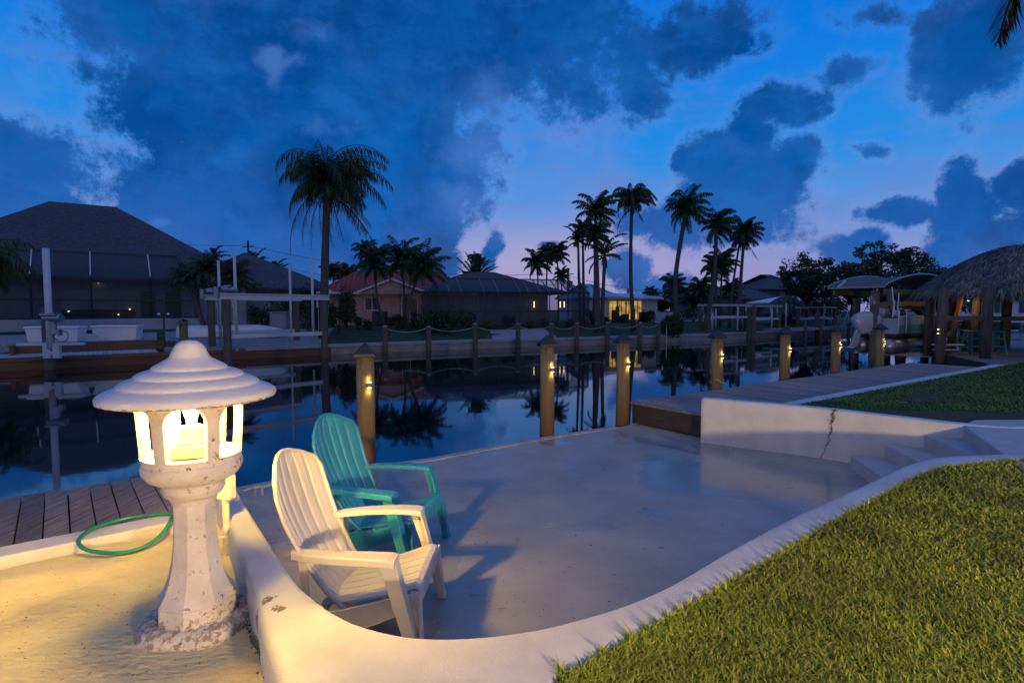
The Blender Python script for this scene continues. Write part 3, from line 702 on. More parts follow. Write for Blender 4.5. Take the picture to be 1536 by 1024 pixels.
# ------------------------------------------------------------------ small foreground things
hp = [(292, 771, .70), (262, 770, .70), (225, 772, .70), (185, 778, .70), (150, 788, .70), (127, 800, .70), (118, 811, .69), (124, 821, .675), (143, 827, .66), (175, 829, .66), (205, 824, .665), (228, 813, .68), (243, 800, .70), (252, 788, .72), (257, 779, .735)]
hpts = catmull([at(*q) for q in hp], 70)
hz = thing('garden_hose', at(180, 810, .66), 'green garden hose curled in a loose loop over the coping and sand', 'hose')
MB().tube(hpts, .0115, 12).build('tube', m_hose, parent=hz, smooth=True)
dd = (hpts[-1] - hpts[-3]).normalized(); MB().tube([hpts[-1] - dd * .004, hpts[-1] + dd * .012, hpts[-1] + dd * .03], [.0135, .0145, .0125], 14).build('connector', m_brass, parent=hz)
# conduit with outlet box against the patio wall's outer face
bx = at(334, 800, .70); bx = Vector((-1.62, 3.16, 0))
cb0 = thing('outlet_post', (bx.x, bx.y, ZS), 'white PVC conduit with a weathered outlet box beside the lantern', 'electrical outlet')
q = MB(); q.tube([(bx.x, bx.y, .60), (bx.x, bx.y, .98)], .019, 18)
for z in (.79, .965): q.tube([(bx.x, bx.y, z), (bx.x, bx.y, z + .025)], .024, 18)
q.bar((bx.x - .035, bx.y - .02, .76), (bx.x + .03, bx.y + .0, .76), .02, .014); q.build('conduit', m_pvc, parent=cb0, bevel=.002)
MB().box((bx.x + .005, bx.y, 1.045), (.085, .06, .135), R(-12)).build('box', m_pvc, parent=cb0, bevel=.006)
# cleat at the far corner of the patio
cl = at(388, 735, .30)
tag(MB().tube([cl + Vector((-.13, -.02, .0)), cl + Vector((-.05, 0, .03)), cl + Vector((.05, .02, .03)), cl + Vector((.16, .05, .06))], [.008, .014, .014, .008], 10).tube([cl + Vector((-.03, 0, -.06)), cl + Vector((-.03, 0, .03))], .012, 10).tube([cl + Vector((.03, .01, -.06)), cl + Vector((.03, .01, .03))], .012, 10).build('dock_cleat', mat('white_cleat', (.5, .48, .44), rough=.6)), 'pale dock cleat on the patio corner by the water', 'cleat')
# black drain pipe lying along the foot of the wall
tag(MB().tube([at(381, 958, .70), at(395, 975, .70), at(415, 1005, .70), at(437, 1045, .70), at(470, 1100, .70)], .016, 14).build('drain_pipe', m_black, smooth=True), 'black plastic pipe lying on the sand at the foot of the patio wall', 'pipe')
# dead leaves and grit gathered at the corner of footing and wall
lf = MB()
for k in range(260):
    t = random.random(); a = at(372 + 45 * t + random.gauss(0, 9), 905 + 110 * t + random.gauss(0, 12), .668); s = random.uniform(.004, .014); an = random.uniform(0, 6.3)
    v1 = Vector((math.cos(an), math.sin(an), random.uniform(-.3, .5))) * s; v2 = Vector((-math.sin(an), math.cos(an), random.uniform(-.3, .5))) * s * .5
    lf.add([a - v1, a + v2, a + v1, a - v2], [(0, 1, 2, 3)])
for k in range(150):
    a = at(random.uniform(0, 330), random.uniform(850, 1024), .668); s = random.uniform(.002, .007); an = random.uniform(0, 6.3)
    v1 = Vector((math.cos(an), math.sin(an), .2)) * s; v2 = Vector((-math.sin(an), math.cos(an), .1)) * s * .6
    lf.add([a - v1, a + v2, a + v1, a - v2], [(0, 1, 2, 3)])
tag(lf.build('leaf_litter', mat('brown_leaf', (.07, .045, .025), (.03, .02, .012), scale=40)), kind='stuff', label='brown leaf litter and grit scattered on the sand by the wall', cat='leaf litter')
# specks on the patio floor
sp = MB()
for k in range(420):
    x, y = random.uniform(430, 1250), random.uniform(690, 945); a = at(x, y, ZF + .004); s = random.uniform(.002, .007) * (2 if random.random() < .08 else 1); an = random.uniform(0, 6.3)
    v1 = Vector((math.cos(an), math.sin(an), .1)) * s; v2 = Vector((-math.sin(an), math.cos(an), .1)) * s * .6
    if a.y < .62 * a.x + 1.9 + .0: continue
    sp.add([a - v1, a + v2, a + v1, a - v2], [(0, 1, 2, 3)])
tag(sp.build('floor_debris', MATS['brown_leaf']), kind='stuff', label='small bits of leaf debris scattered on the grey patio floor', cat='debris')
# weeds at the foot of the wall
def grass_tuft(px, py, n, h, label):
    b0 = at(px, py, .67); g = MB()
    for k in range(n):
        a = random.uniform(0, 6.3); l = random.uniform(.6, 1) * h; bend = random.uniform(.15, .6) * l; wv = .006
        p = b0 + Vector((random.uniform(-.02, .02), random.uniform(-.03, .03), 0)); sd = Vector((-math.sin(a), math.cos(a), 0)) * wv; fw = Vector((math.cos(a), math.sin(a), 0))
        pr = None; vs = []
        for i in range(6):
            t = i / 5; c = p + fw * bend * t * t + Vector((0, 0, l * (t - .25 * t * t))); ww = (1 - t) ** .7 + .02; vs += [c - sd * ww, c + sd * ww]
        g.add(vs, [(2 * i, 2 * i + 1, 2 * i + 3, 2 * i + 2) for i in range(5)])
    tag(g.build('weed', mat('weed_green', (.10, .17, .04), (.06, .10, .025), rough=.6, scale=20)), label, 'plant')
grass_tuft(402, 985, 10, .13, 'green blades of weed at the foot of the patio wall, the left tuft')
grass_tuft(432, 1035, 7, .12, 'green blades of weed by the black pipe at the bottom edge of the picture')

# assumed lamp, unseen behind the viewpoint, added to throw warm light across the lawn
pl = thing('assumed_lamp', (2.6, -2.6, .8), 'assumed post lamp with a warm globe, unseen on the lawn behind the viewpoint', 'lamp')
MB().tube([(2.6, -2.6, .8), (2.6, -2.6, 1.54)], .04, 16).lathe([(.06, 1.54), (.08, 1.57), (.04, 1.585)], 20, (2.6, -2.6, 0)).build('post', m_black, parent=pl)
MB().lathe([(.001, 1.83), (.06, 1.81), (.10, 1.77), (.115, 1.71), (.10, 1.65), (.06, 1.60), (.04, 1.58)], 28, (2.6, -2.6, 0)).build('globe', emit('assumed_lamp_globe', (1.0, .66, .31), 3300), parent=pl, smooth=True)
# ================================================================== far shore
m_grassfar = mat('far_grass', (0.042, 0.075, 0.024), (0.021, 0.039, 0.015), rough=.95, scale=1.6, detail=8, bump=1, bscale=30, bdist=.05)
m_gravel = mat('pale_gravel', (0.390, 0.405, 0.450), (0.150, 0.150, 0.180), rough=.95, scale=16, detail=8, bump=1, bscale=30, bdist=.05)
m_swall = mat('seawall_concrete', (0.308, 0.280, 0.266), (0.196, 0.168, 0.154), rough=.8, scale=2, bump=.3, spots=(.06, .05, .04), spotscale=3, spotthr=.62)
m_brown = mat('brown_board', (0.192, 0.090, 0.042), (0.096, 0.048, 0.024), rough=.8, scale=2, stretch=(.4, .4, 6), bump=.4)
m_post = mat('grey_brown_post', (.13, .10, .075), (.07, .055, .04), rough=.85, scale=3, stretch=(6, 6, .8), bump=.5)
m_trunk = mat('palm_trunk', (.10, .085, .07), (.05, .042, .035), rough=.9, scale=3, stretch=(1, 1, 7), bump=.8, bscale=5, bdist=.03)
m_bark = mat('bark', (.07, .055, .04), (.035, .028, .02), rough=.9, scale=5, bump=.8)
m_frond = mat('palm_frond', (.035, .065, .020), (.020, .040, .014), rough=.65, scale=3, island=.3)
m_dead = mat('dead_frond', (.12, .075, .04), (.06, .04, .025), rough=.9, scale=5, island=.3)
m_leaf = mat('tree_leaf', (.030, .055, .018), (.018, .035, .012), rough=.6, scale=2, island=.4)
m_bush = mat('bush_leaf', (.040, .060, .022), (.020, .034, .012), rough=.7, scale=2, island=.4)
m_ybush = mat('yellow_bush_leaf', (.12, .12, .03), (.07, .08, .02), rough=.7, scale=3, island=.4)
m_glassd = mat('dark_glass', (.010, .014, .022), (.02, .025, .035), rough=.4, scale=1)
m_white = mat('white_trim', (0.754, 0.739, 0.725), (0.667, 0.652, 0.652), rough=.6, scale=2)
m_screen = screen('insect_screen', (.030, .040, .065), .50)
m_cageb = mat('bronze_frame', (.020, .020, .024), rough=.5)
m_rooff = mat('dark_shingle', (0.094, 0.094, 0.110), (0.033, 0.035, 0.048), rough=.9, scale=5, detail=10, stretch=(1, 1, 2.5), bump=1, bscale=9, bdist=.06)

shore = [(-70, -8), (-30, 14), (-16.6, 18.6), (-15.4, 19.6), (-13.1, 21.4), (-10.8, 23.0), (-8, 25.1), (-5.3, 26.9), (-1.3, 29.0), (3.7, 31.3), (9, 34), (14.8, 37.6), (21, 41.8), (28, 46.5), (45, 58), (120, 108)]
SH = [Vector((x, y, 0)) for x, y in shore]
def shn(i):
    t = (SH[min(i + 1, len(SH) - 1)] - SH[max(i - 1, 0)]).normalized(); return Vector((-t.y, t.x, 0))
rows = [(0.25, .30), (.6, .30), (2.1, .33), (3.2, .55), (7, .92), (25, 1.0), (60, 1.05), (900, 1.05)]
vs = []; fs = []; n = len(SH)
for dist, z in rows:
    for i, p in enumerate(SH):
        q = p + shn(i) * dist if dist < 100 else p + Vector((-.45, .9, 0)) * dist
        vs.append((q.x, q.y, z))
for r_ in range(len(rows) - 1):
    for i in range(n - 1): fs.append((r_ * n + i, r_ * n + i + 1, (r_ + 1) * n + i + 1, (r_ + 1) * n + i))
tag(MB().add(vs, fs).build('far_ground', m_grassfar, smooth=True), kind='structure')
def strip(i0, i1, zt, zb, th, cap, name, m, mc, label, off=0.0):
    """seawall along shore segments i0..i1 with a cap slab"""
    pts = SH[i0:i1 + 1]; root = thing(name, (pts[0].x, pts[0].y, 0), label, 'seawall')
    a = MB(); b = MB()
    for k, (p, q) in enumerate(zip(pts, pts[1:])):
        n0, n1 = shn(i0 + k), shn(i0 + k + 1)
        a.prism([P2(p + n0 * off), P2(q + n1 * off), P2(q + n1 * (off + th)), P2(p + n0 * (off + th))], zb, zt)
        b.prism([P2(p - n0 * (.06 - off)), P2(q - n1 * (.06 - off)), P2(q + n1 * (off + cap)), P2(p + n0 * (off + cap))], zt + .003, zt + .11)
    a.build('wall', m, parent=root); b.build('cap', mc, parent=root); return root
m_cap = mat('seawall_cap', (.34, .33, .34), (.24, .23, .24), rough=.8, scale=2, bump=.3)
strip(6, 8, .32, -.5, .3, .75, 'seawall', m_swall, m_cap, 'concrete seawall with pale cap below the pink house and screened house')
strip(8, 15, .32, -.5, .3, .60, 'seawall', m_swall, m_cap, 'far concrete seawall running from the screened house to the far right')
strip(1, 5, .27, -.5, .3, .12, 'seawall', m_brown, m_brown, 'brown timber seawall below the blue deck at the far left')
strip(5, 6, .32, -.5, .3, .6, 'seawall', m_brown, m_cap, 'timber seawall with pale cap behind the left boat lift')

def shore_pt(px, off=0.0, z=0.0):
    """point of the far shoreline (moved inland by off) in that direction"""
    k = (px - 768) / FP / (cp)
    for i in range(len(SH) - 1):
        p = SH[i] + shn(i) * off; q = SH[i + 1] + shn(i + 1) * off
        f = lambda v: v.x - k * v.y
        if f(p) * f(q) <= 0 and p.y > 0:
            t = f(p) / (f(p) - f(q)); r = p.lerp(q, t); return Vector((r.x, r.y, z))
    return Vector((k * 40, 40, z))
def gz(off):
    for (a, za), (b, zb) in zip(rows, rows[1:]):
        if a <= off <= b: return za + (zb - za) * (off - a) / (b - a)
    return .36 if off < .25 else 1.05
def gp(px, off): return shore_pt(px, off, gz(off))

# deck, retaining board and gravel bed at far left
dk = MB(); a0, a1 = shore_pt(-40, .15), shore_pt(243, .15); t = (a1 - a0).normalized(); nn = Vector((-t.y, t.x, 0)); Ld = (a1 - a0).length; s = 0
while s < Ld - .14: dk.prism([P2(a0 + t * s), P2(a0 + t * (s + .13)), P2(a0 + t * (s + .13) + nn * 1.9), P2(a0 + t * s + nn * 1.9)], .33, .405); s += .142
rt = thing('low_deck', (a0.x, a0.y, .4), 'grey-blue plank deck along the far left seawall', 'deck')
dk.build('decking', mat('pale_blue_planks', (0.416, 0.448, 0.512), (0.288, 0.320, 0.384), rough=.7, scale=4, island=.12), parent=rt)
MB().bar(a0 - nn * .02 + Vector((0, 0, .26)), a1 - nn * .02 + Vector((0, 0, .26)), .04, .26).build('fascia', m_brown, parent=rt)
rb2 = MB(); b0 = shore_pt(22, 2.1); b1 = shore_pt(238, 2.1)
rb2.bar(b0 + Vector((0, 0, .58)), b1 + Vector((0, 0, .58)), .12, .36); bl2 = b0 + (b0 - b1).normalized() * 0; rb2.bar(b0 + Vector((0, 0, .57)), b0 - nn * .9 + Vector((0, 0, .57)), .12, .34); rb2.bar(b1 + Vector((0, 0, .57)), b1 - nn * .9 + t * .5 + Vector((0, 0, .57)), .12, .34)
tag(rb2.build('retaining_board', m_brown), 'brown timber retaining board behind the far left deck, below the dock boxes', 'retaining wall')
gvl = [P2(shore_pt(246, .9)), P2(shore_pt(485, .9)), P2(shore_pt(500, 6.5)), P2(shore_pt(246, 6.6))]
zz = [.46, .46, .93, .93]
tag(MB().prism(gvl, .2, zz).build('gravel', m_gravel), kind='structure')
gvl = [P2(shore_pt(-60, 2.3)), P2(shore_pt(236, 2.3)), P2(shore_pt(236, 5.4)), P2(shore_pt(-60, 5.4))]
tag(MB().prism(gvl, .2, [.74, .74, .95, .95]).build('gravel', m_gravel), kind='structure')
# white dock boxes
def dock_box(px, off, w_, label):
    p = gp(px, off); p.z = .76; r = thing('dock_box', p, label, 'dock box', 'white storage boxes on the far left bank')
    M = Matrix.Rotation(CAN * .35, 3, 'Z'); x = w_ / 2
    vs = [(-x + .07, -.3, 0), (x - .07, -.3, 0), (x - .07, .3, 0), (-x + .07, .3, 0), (-x, -.34, .52), (x, -.34, .52), (x, .34, .52), (-x, .34, .52)]
    MB().add([M @ Vector(v) + p for v in vs], [(0, 3, 2, 1), (4, 5, 6, 7), (0, 1, 5, 4), (1, 2, 6, 5), (2, 3, 7, 6), (3, 0, 4, 7)]).build('box', m_white, parent=r, bevel=.02)
    MB().box(p + Vector((0, 0, .56)), (w_ + .06, .74, .08), M=M).build('lid', m_white, parent=r, bevel=.02)
dock_box(86, 2.9, 1.75, 'white lidded dock box standing behind the single boat hoist pile at far left')
dock_box(178, 2.9, 1.6, 'white lidded dock box to the right of the hoist pile, on the brown retaining board')
p = gp(134, 2.9); p.z = .76; r = thing('storage_bin', p, 'small white bin squeezed between the two long dock boxes', 'bin'); MB().box(p + Vector((0, 0, .11)), (.46, .4, .22)).build('bin', m_white, parent=r, bevel=.01); MB().box(p + Vector((0, 0, .235)), (.5, .44, .03)).build('lid', m_white, parent=r, bevel=.01)

# single pile hoist at far left
hp_ = shore_pt(73, -.35); hr = thing('boat_hoist', (hp_.x, hp_.y, 0), 'single pile hoist with tall white pole and white cradle beam at the far left', 'boat hoist')
MB().tube([hp_ + Vector((0, 0, -.8)), hp_ + Vector((0, 0, 2.08))], .17, 16).build('pile', m_post, parent=hr)
q_ = hp_ + Vector((.28, -.28, 0))
MB().tube([q_ + Vector((0, 0, .70)), q_ + Vector((0, 0, 1.7)), q_ + Vector((0, 0, 4.0))], .10, 14).build('pole', m_alu, parent=hr, smooth=True)
MB().bar(q_ + Vector((-1.0, -.1, .86)), q_ + Vector((.95, .25, .86)), .16, .10).build('cradle_beam', m_alu, parent=hr, bevel=.01)
MB().box(q_ + Vector((-.1, 0, .62)), (.25, .12, .45)).box(q_ + Vector((.22, .0, .62)), (.22, .12, .45)).bar(q_ + Vector((-.1, 0, .56)), q_ + Vector((.22, 0, .56)), .1, .1).build('bracket', m_alu, parent=hr, bevel=.01)
mt = MB(); mt.tube([q_ + Vector((-.15, .0, 1.72)), q_ + Vector((.42, .0, 1.72))], .13, 14); mt.box(q_ + Vector((.05, 0, 1.85)), (.5, .3, .07)); mt.tube([q_ + Vector((.12, 0, 1.2)), q_ + Vector((.12, 0, 1.6))], .11, 12); mt.box(q_ + Vector((.3, 0, 1.25)), (.14, .14, .2)); mt.build('winch', m_steel, parent=hr, smooth=False)
MB().tube(catmull([q_ + Vector((.3, -.05, 1.3)), q_ + Vector((.62, -.05, 1.25)), q_ + Vector((.6, -.05, 1.0)), q_ + Vector((.3, 0, .95)), q_ + Vector((.12, 0, 1.1))], 16), .012, 6).build('cable', m_black, parent=hr)

# four-post boat lift
def lift4(corners, zb, name_label, m_beam, guides=None, motors=True, low=1.28, k_=1.0):
    """corners: front-left, front-right, back-left, back-right ground points; zb beam height"""
    r = thing('boat_lift', (corners[0].x, corners[0].y, 0), name_label, 'boat lift')
    for c in corners: MB().tube([Vector((c.x, c.y, -.8)), Vector((c.x, c.y, zb - .12))], .14, 14).build('pile', m_post, parent=r)
    for a, b in ((0, 1), (2, 3)):
        A, B_ = corners[a], corners[b]; d = (B_ - A).normalized(); A = A - d * .28; B_ = B_ + d * .25
        bm = MB(); z = zb
        bm.bar((A.x, A.y, z + .09 * k_), (B_.x, B_.y, z + .09 * k_), .16, .03); bm.bar((A.x, A.y, z - .09 * k_), (B_.x, B_.y, z - .09 * k_), .16, .03); bm.bar((A.x, A.y, z), (B_.x, B_.y, z), .03, .18 * k_ - .028)
        bm.build('top_beam', m_beam, parent=r)
        if motors:
            c = A + d * .35; mm_ = MB(); mm_.tube([Vector((c.x, c.y, z + .24)) - d * .28, Vector((c.x, c.y, z + .24)) + d * .3], .105, 14); mm_.box((c.x - d.x * .38, c.y - d.y * .38, z + .14), (.14, .2, .38)); mm_.box((c.x, c.y, z + .37), (.24, .12, .05))
            mm_.build('motor', m_steel, parent=r)
        if low:
            A2 = corners[a] + d * .1; B2 = corners[b] - d * .1
            MB().bar((A2.x, A2.y, low), (B2.x, B2.y, low), .10, .15).build('cradle_beam', m_beam, parent=r)
            for c in (A2 + d * .15, B2 - d * .15): MB().tube([Vector((c.x, c.y, low)), Vector((c.x, c.y, zb - .1))], .012, 6).build('cable', m_steel, parent=r)
            for c in (A2 + d * .12, B2 - d * .18): MB().box((c.x, c.y, zb - .26), (.05, .05, .30)).build('bunk_guard', m_cream if False else m_pvc, parent=r)
    for (g, z0, z1) in (guides or []): MB().tube([Vector((g.x, g.y, z0)), Vector((g.x, g.y, z1))], .055, 10).build('guide_post', m_alu, parent=r, smooth=True)
    return r
fl, fr_ = atd(342, 530, 20.6), atd(487, 530, 23.6); bl_, br_ = atd(319, 530, 23.4), atd(446, 530, 26.4)
zlift = atd(342, 444, 20.6).z
gs = [(atd(355, 500, 21.6), .4, atd(350, 378, 21.6).z), (atd(331, 500, 23.6), .5, atd(331, 391, 23.6).z), (atd(470, 500, 24), .55, atd(470, 386, 24).z), (atd(437, 500, 25.8), .5, atd(436, 396, 25.8).z)]
lift4([fl, fr_, bl_, br_], zlift, 'large four-post boat lift with pale beams, electric motors and tall white guide posts', m_alu, gs, low=atd(342, 503, 21.6).z)
# overturned dinghy on the bank
kd = gp(352, 4.2); r = thing('upturned_boat', (kd.x, kd.y, kd.z), 'long white upturned boat lying on the gravel behind the boat lift', 'boat')
vs = []; fs = []; K = 22; Q = 9; dA = Vector((math.cos(.30), math.sin(.30), 0)); dB = Vector((-dA.y, dA.x, 0)); LEN = 4.6
for i in range(K):
    t = i / (K - 1); s_ = (t - .5) * LEN; wv = .62 * (1 - max(0, (t - .62) / .38) ** 2.2) ** .5 if t > .62 else .62 * (.86 + .14 * min(1, t / .3)); h = .52 * (1 - .55 * max(0, (t - .7) / .3) ** 1.6)
    for j in range(Q):
        a = math.pi * j / (Q - 1); q = kd + dA * s_ + dB * (-wv * math.cos(a)) + Vector((0, 0, .10 + h * (math.sin(a) ** .55))); vs.append(q)
for i in range(K - 1):
    for j in range(Q - 1): fs.append((i * Q + j, i * Q + j + 1, (i + 1) * Q + j + 1, (i + 1) * Q + j))
fs.append(tuple(range(Q))); fs.append(tuple((K - 1) * Q + j for j in range(Q - 1, -1, -1)))
MB().add(vs, fs).build('hull', m_white, parent=r, smooth=True)
for e in (-1.5, 1.2): MB().bar(kd + dA * e - dB * .6 + Vector((0, 0, .05)), kd + dA * e + dB * .6 + Vector((0, 0, .05)), .1, .1).build('chock', m_brown, parent=r)
# path light and planter post by the water
p = gp(247, 1.3); r = thing('path_light', p, 'slim black path light post on the bank left of the boat lift', 'lamp post'); MB().tube([p, p + Vector((0, 0, 1.55))], .03, 10).build('post', m_black, parent=r); MB().box(p + Vector((0, 0, 1.5)), (.38, .04, .03)).build('arm', m_black, parent=r)
for s_ in (-1, 1): MB().lathe([(.001, 1.60), (.05, 1.58), (.055, 1.53), (.001, 1.52)], 12, (p.x + .18 * s_, p.y, p.z - .05)).build('globe', m_white, parent=r)
p = shore_pt(276, -.1); r = thing('mooring_post', (p.x, p.y, 0), 'short greenish post with a small plant on top behind the lantern finial', 'post'); MB().tube([p + Vector((0, 0, -.5)), p + Vector((0, 0, 1.55))], .15, 14).build('post', m_pile, parent=r)
lfm = MB()
for k in range(60):
    a = random.uniform(0, 6.3); l = random.uniform(.15, .34); b = p + Vector((0, 0, 1.52)); e = b + Vector((math.cos(a) * l, math.sin(a) * l, random.uniform(-.22, .12))); s_ = Vector((-math.sin(a), math.cos(a), 0)) * .03; mid = b.lerp(e, .5) + Vector((0, 0, .06)); lfm.add([b, mid + s_, e, mid - s_], [(0, 1, 2, 3)])
lfm.build('leaves', m_leaf, parent=r)

# rope fence posts and rope
fp_px = [578, 643, 713, 777, 827, 865, 911, 960, 987]
fpost = None; tops = []
for i, px in enumerate(fp_px):
    p = shore_pt(px, -.25)
    if fpost is None:
        fpost = thing('rope_post', (p.x, p.y, 0), '', 'post', 'posts of the rope fence along the far seawall')
        MB().tube([p + Vector((0, 0, -.6)), p + Vector((0, 0, 1.20))], .125, 12).build('post', m_post, parent=fpost); MB().lathe([(.14, 1.2), (.14, 1.235), (.001, 1.27)], 12, (p.x, p.y, 0)).build('cap', m_steel, parent=fpost); o = fpost
    else: o = copy_tree(fpost); o.location = (p.x, p.y, random.uniform(-.06, .04))
    o['label'] = ['post of the rope fence below the pink house, nearest its window', 'second rope fence post from the left, below the pink house palms', 'third rope fence post from the left, in front of the wide dark bush', 'rope fence post at the near end of the sloping boat ramp', 'rope fence post hidden mostly by the middle near pile', 'rope fence post just right of the middle near pile', 'rope fence post in front of the thick double palm trunks', 'rope fence post below the tall palm beside the lit house', 'last rope fence post at the right, beside the overhanging bush'][i]
    tops.append(p + Vector((0, 0, 1.13)))
rpm = MB()
rp_m = mat('rope_fibre', (.34, .32, .30), (.22, .20, .18), rough=.9)
for a, b in zip(tops, tops[1:]):
    pts = [a.lerp(b, k / 10) - Vector((0, 0, .22 * (1 - (2 * k / 10 - 1) ** 2))) for k in range(11)]; rpm.tube(pts, .022, 6)
tag(rpm.build('rope', rp_m, smooth=True), 'pale sagging rope strung between the posts along the far seawall', 'rope')

# ================================================================== buildings
def hip(mb, F, s0, s1, t0, t1, ze, zr, ridge=None, th=.12):
    """hip roof over local rectangle; F maps (s,t,z) to world"""
    h = (t1 - t0) / 2 if ridge is None else ridge
    c = [F(s0, t0, ze), F(s1, t0, ze), F(s1, t1, ze), F(s0, t1, ze), F(s0 + h, (t0 + t1) / 2, zr), F(s1 - h, (t0 + t1) / 2, zr)]
    c += [F(s0, t0, ze - th), F(s1, t0, ze - th), F(s1, t1, ze - th), F(s0, t1, ze - th)]
    mb.add(c, [(0, 1, 5, 4), (1, 2, 5), (2, 3, 4, 5), (3, 0, 4), (6, 7, 1, 0), (7, 8, 2, 1), (8, 9, 3, 2), (9, 6, 0, 3), (9, 8, 7, 6)])
def frame(o, ang):
    c, s_ = math.cos(ang), math.sin(ang)
    return lambda s, t, z: Vector((o[0] + s * c - t * s_, o[1] + s * s_ + t * c, z))
def lbox(mb, F, s0, s1, t0, t1, z0, z1):
    vs = [F(s, t, z) for z in (z0, z1) for s, t in ((s0, t0), (s1, t0), (s1, t1), (s0, t1))]
    mb.add(vs, [(0, 3, 2, 1), (4, 5, 6, 7), (0, 1, 5, 4), (1, 2, 6, 5), (2, 3, 7, 6), (3, 0, 4, 7)]); return mb
def window(root, F, s0, s1, t, z0, z1, m_fr, m_gl, mull=1, name='window'):
    f = MB(); e = .06
    lbox(f, F, s0 - e, s1 + e, t - .05, t - .004, z1, z1 + e); lbox(f, F, s0 - e, s1 + e, t - .07, t - .004, z0 - e, z0); lbox(f, F, s0 - e, s0, t - .05, t - .004, z0, z1); lbox(f, F, s1, s1 + e, t - .05, t - .004, z0, z1)
    for k in range(1, mull + 1): x = s0 + (s1 - s0) * k / (mull + 1); lbox(f, F, x - .025, x + .025, t - .045, t - .004, z0, z1)
    w_ = f.build(name, m_fr, parent=root); g = MB(); lbox(g, F, s0, s1, t - .02, t - .003, z0, z1); g.build('pane', m_gl, parent=w_)
    return w_
def px_s(F, px, t):
    """s where the local line t crosses that direction"""
    k = (px - 768) / FP / cp; a = F(0, t, 0); b = F(1, t, 0); d = b - a
    return (k * a.y - a.x) / (d.x - k * d.y)
def cage(name, F, s0, s1, t0, t1, z0, z1, zt, run, posts, label, rails=(.5,), cat='screen enclosure'):
    """screened pool enclosure: posts, rails, sloping roof edge and screen"""
    r = thing(name, F((s0 + s1) / 2, t0, z0), label, cat)
    def member(a, b, nm, m=m_cageb, w_=.06): MB().bar(a, b, w_, w_).build(nm, m, parent=r)
    for s_ in posts:
        member(F(s_, t0, z0), F(s_, t0, z1), 'post'); member(F(s_, t0, z1), F(s_, t0 + run, zt), 'rafter', mat('faded_bronze', (.14, .14, .145), rough=.5)); 
    for z in [z0 + .05, z1] + [z0 + (z1 - z0) * q for q in rails]: member(F(s0, t0 - .003, z), F(s1, t0 - .003, z), 'rail', w_=.07)
    member(F(s0 + run * .6, t0 + run, zt), F(s1 - run * .6, t0 + run, zt), 'rail')
    sc_ = MB(); e = run * .6
    A = [F(s0, t0 + .03, z0), F(s1, t0 + .03, z0), F(s1, t0 + .03, z1), F(s0, t0 + .03, z1), F(s1 - e, t0 + run, zt), F(s0 + e, t0 + run, zt), F(s1 - e, t1, zt), F(s0 + e, t1, zt), F(s1, t1, z0), F(s1, t1, z1), F(s0, t1, z0), F(s0, t1, z1)]
    sc_.add(A, [(0, 1, 2, 3), (3, 2, 4, 5), (5, 4, 6, 7), (1, 8, 9, 2), (2, 9, 6, 4), (10, 0, 3, 11), (11, 3, 5, 7)])
    sc_.build('screen', m_screen, parent=r)
    return r

# --- big dark-roofed house, far left
F1 = frame((-26, 29), CAN)
hr = thing('house', F1(3, 0, 1), 'large house with a high dark hip roof behind a screened porch at the far left', 'house')
m_wg = mat('grey_stucco', (0.320, 0.320, 0.368), (0.256, 0.256, 0.288), rough=.9, scale=2, bump=.3, bscale=30)
wl = MB(); lbox(wl, F1, -4.7, 11.6, .6, 13.4, .6, 3.5); wl.build('wall', m_wg, parent=hr)
rf = MB(); hip(rf, F1, -5.6, 12.4, 0, 14, 3.62, 8.65, ridge=7.3); rf.build('roof', m_rooff, parent=hr)
gt = MB(); lbox(gt, F1, -5.65, 12.45, -.08, -.003, 3.44, 3.62); gt.build('gutter', m_cageb, parent=hr)
F1b = frame(P2(F1(11.5, 5, 0)), CAN); rf = MB(); hip(rf, F1b, -4, 6.5, -3.5, 7, 3.4, 6.1, ridge=5.2); rf.build('side_roof', m_rooff, parent=hr)
wl = MB(); lbox(wl, F1b, -3.2, 5.7, -2.7, 6.4, .6, 3.3); wl.build('side_wall', m_wg, parent=hr)
def sF(px, t): return px_s(F1, px, t)
for a, b, z0, z1, mu in ((97, 203, 1.32, 1.9, 3),):
    window(hr, F1, sF(a, .6), sF(b, .6), .6, z0, z1, m_cageb, m_glassd, mu, 'serving_window')
window(hr, F1, sF(213, .6), sF(236, .6), .6, 1.35, 3.0, m_wg, m_glassd, 0)
window(hr, F1, sF(250, .6), sF(274, .6), .6, 1.35, 3.0, m_wg, m_glassd, 0)
blm = mat('blind', (0.390, 0.375, 0.405), (0.300, 0.285, 0.315), rough=.8, scale=2, stretch=(1, 1, 20))
window(hr, F1, sF(95, .6), sF(172, .6), .6, 2.02, 3.05, m_wg, blm, 1, 'blind_window')
for px, py, sz in ((148, 423, .09), (103, 467, .05), (178, 472, .05), (195, 464, .05)):
    q = atd(px, py, F1(sF(px, .45), .45, 0).y); MB().lathe([(.001, sz), (sz * .8, sz * .5), (sz, 0), (.001, -sz * .6)], 12, q).build('wall_lamp', emit('dim_lamp', (1.0, .72, .36), 3.2), parent=hr)
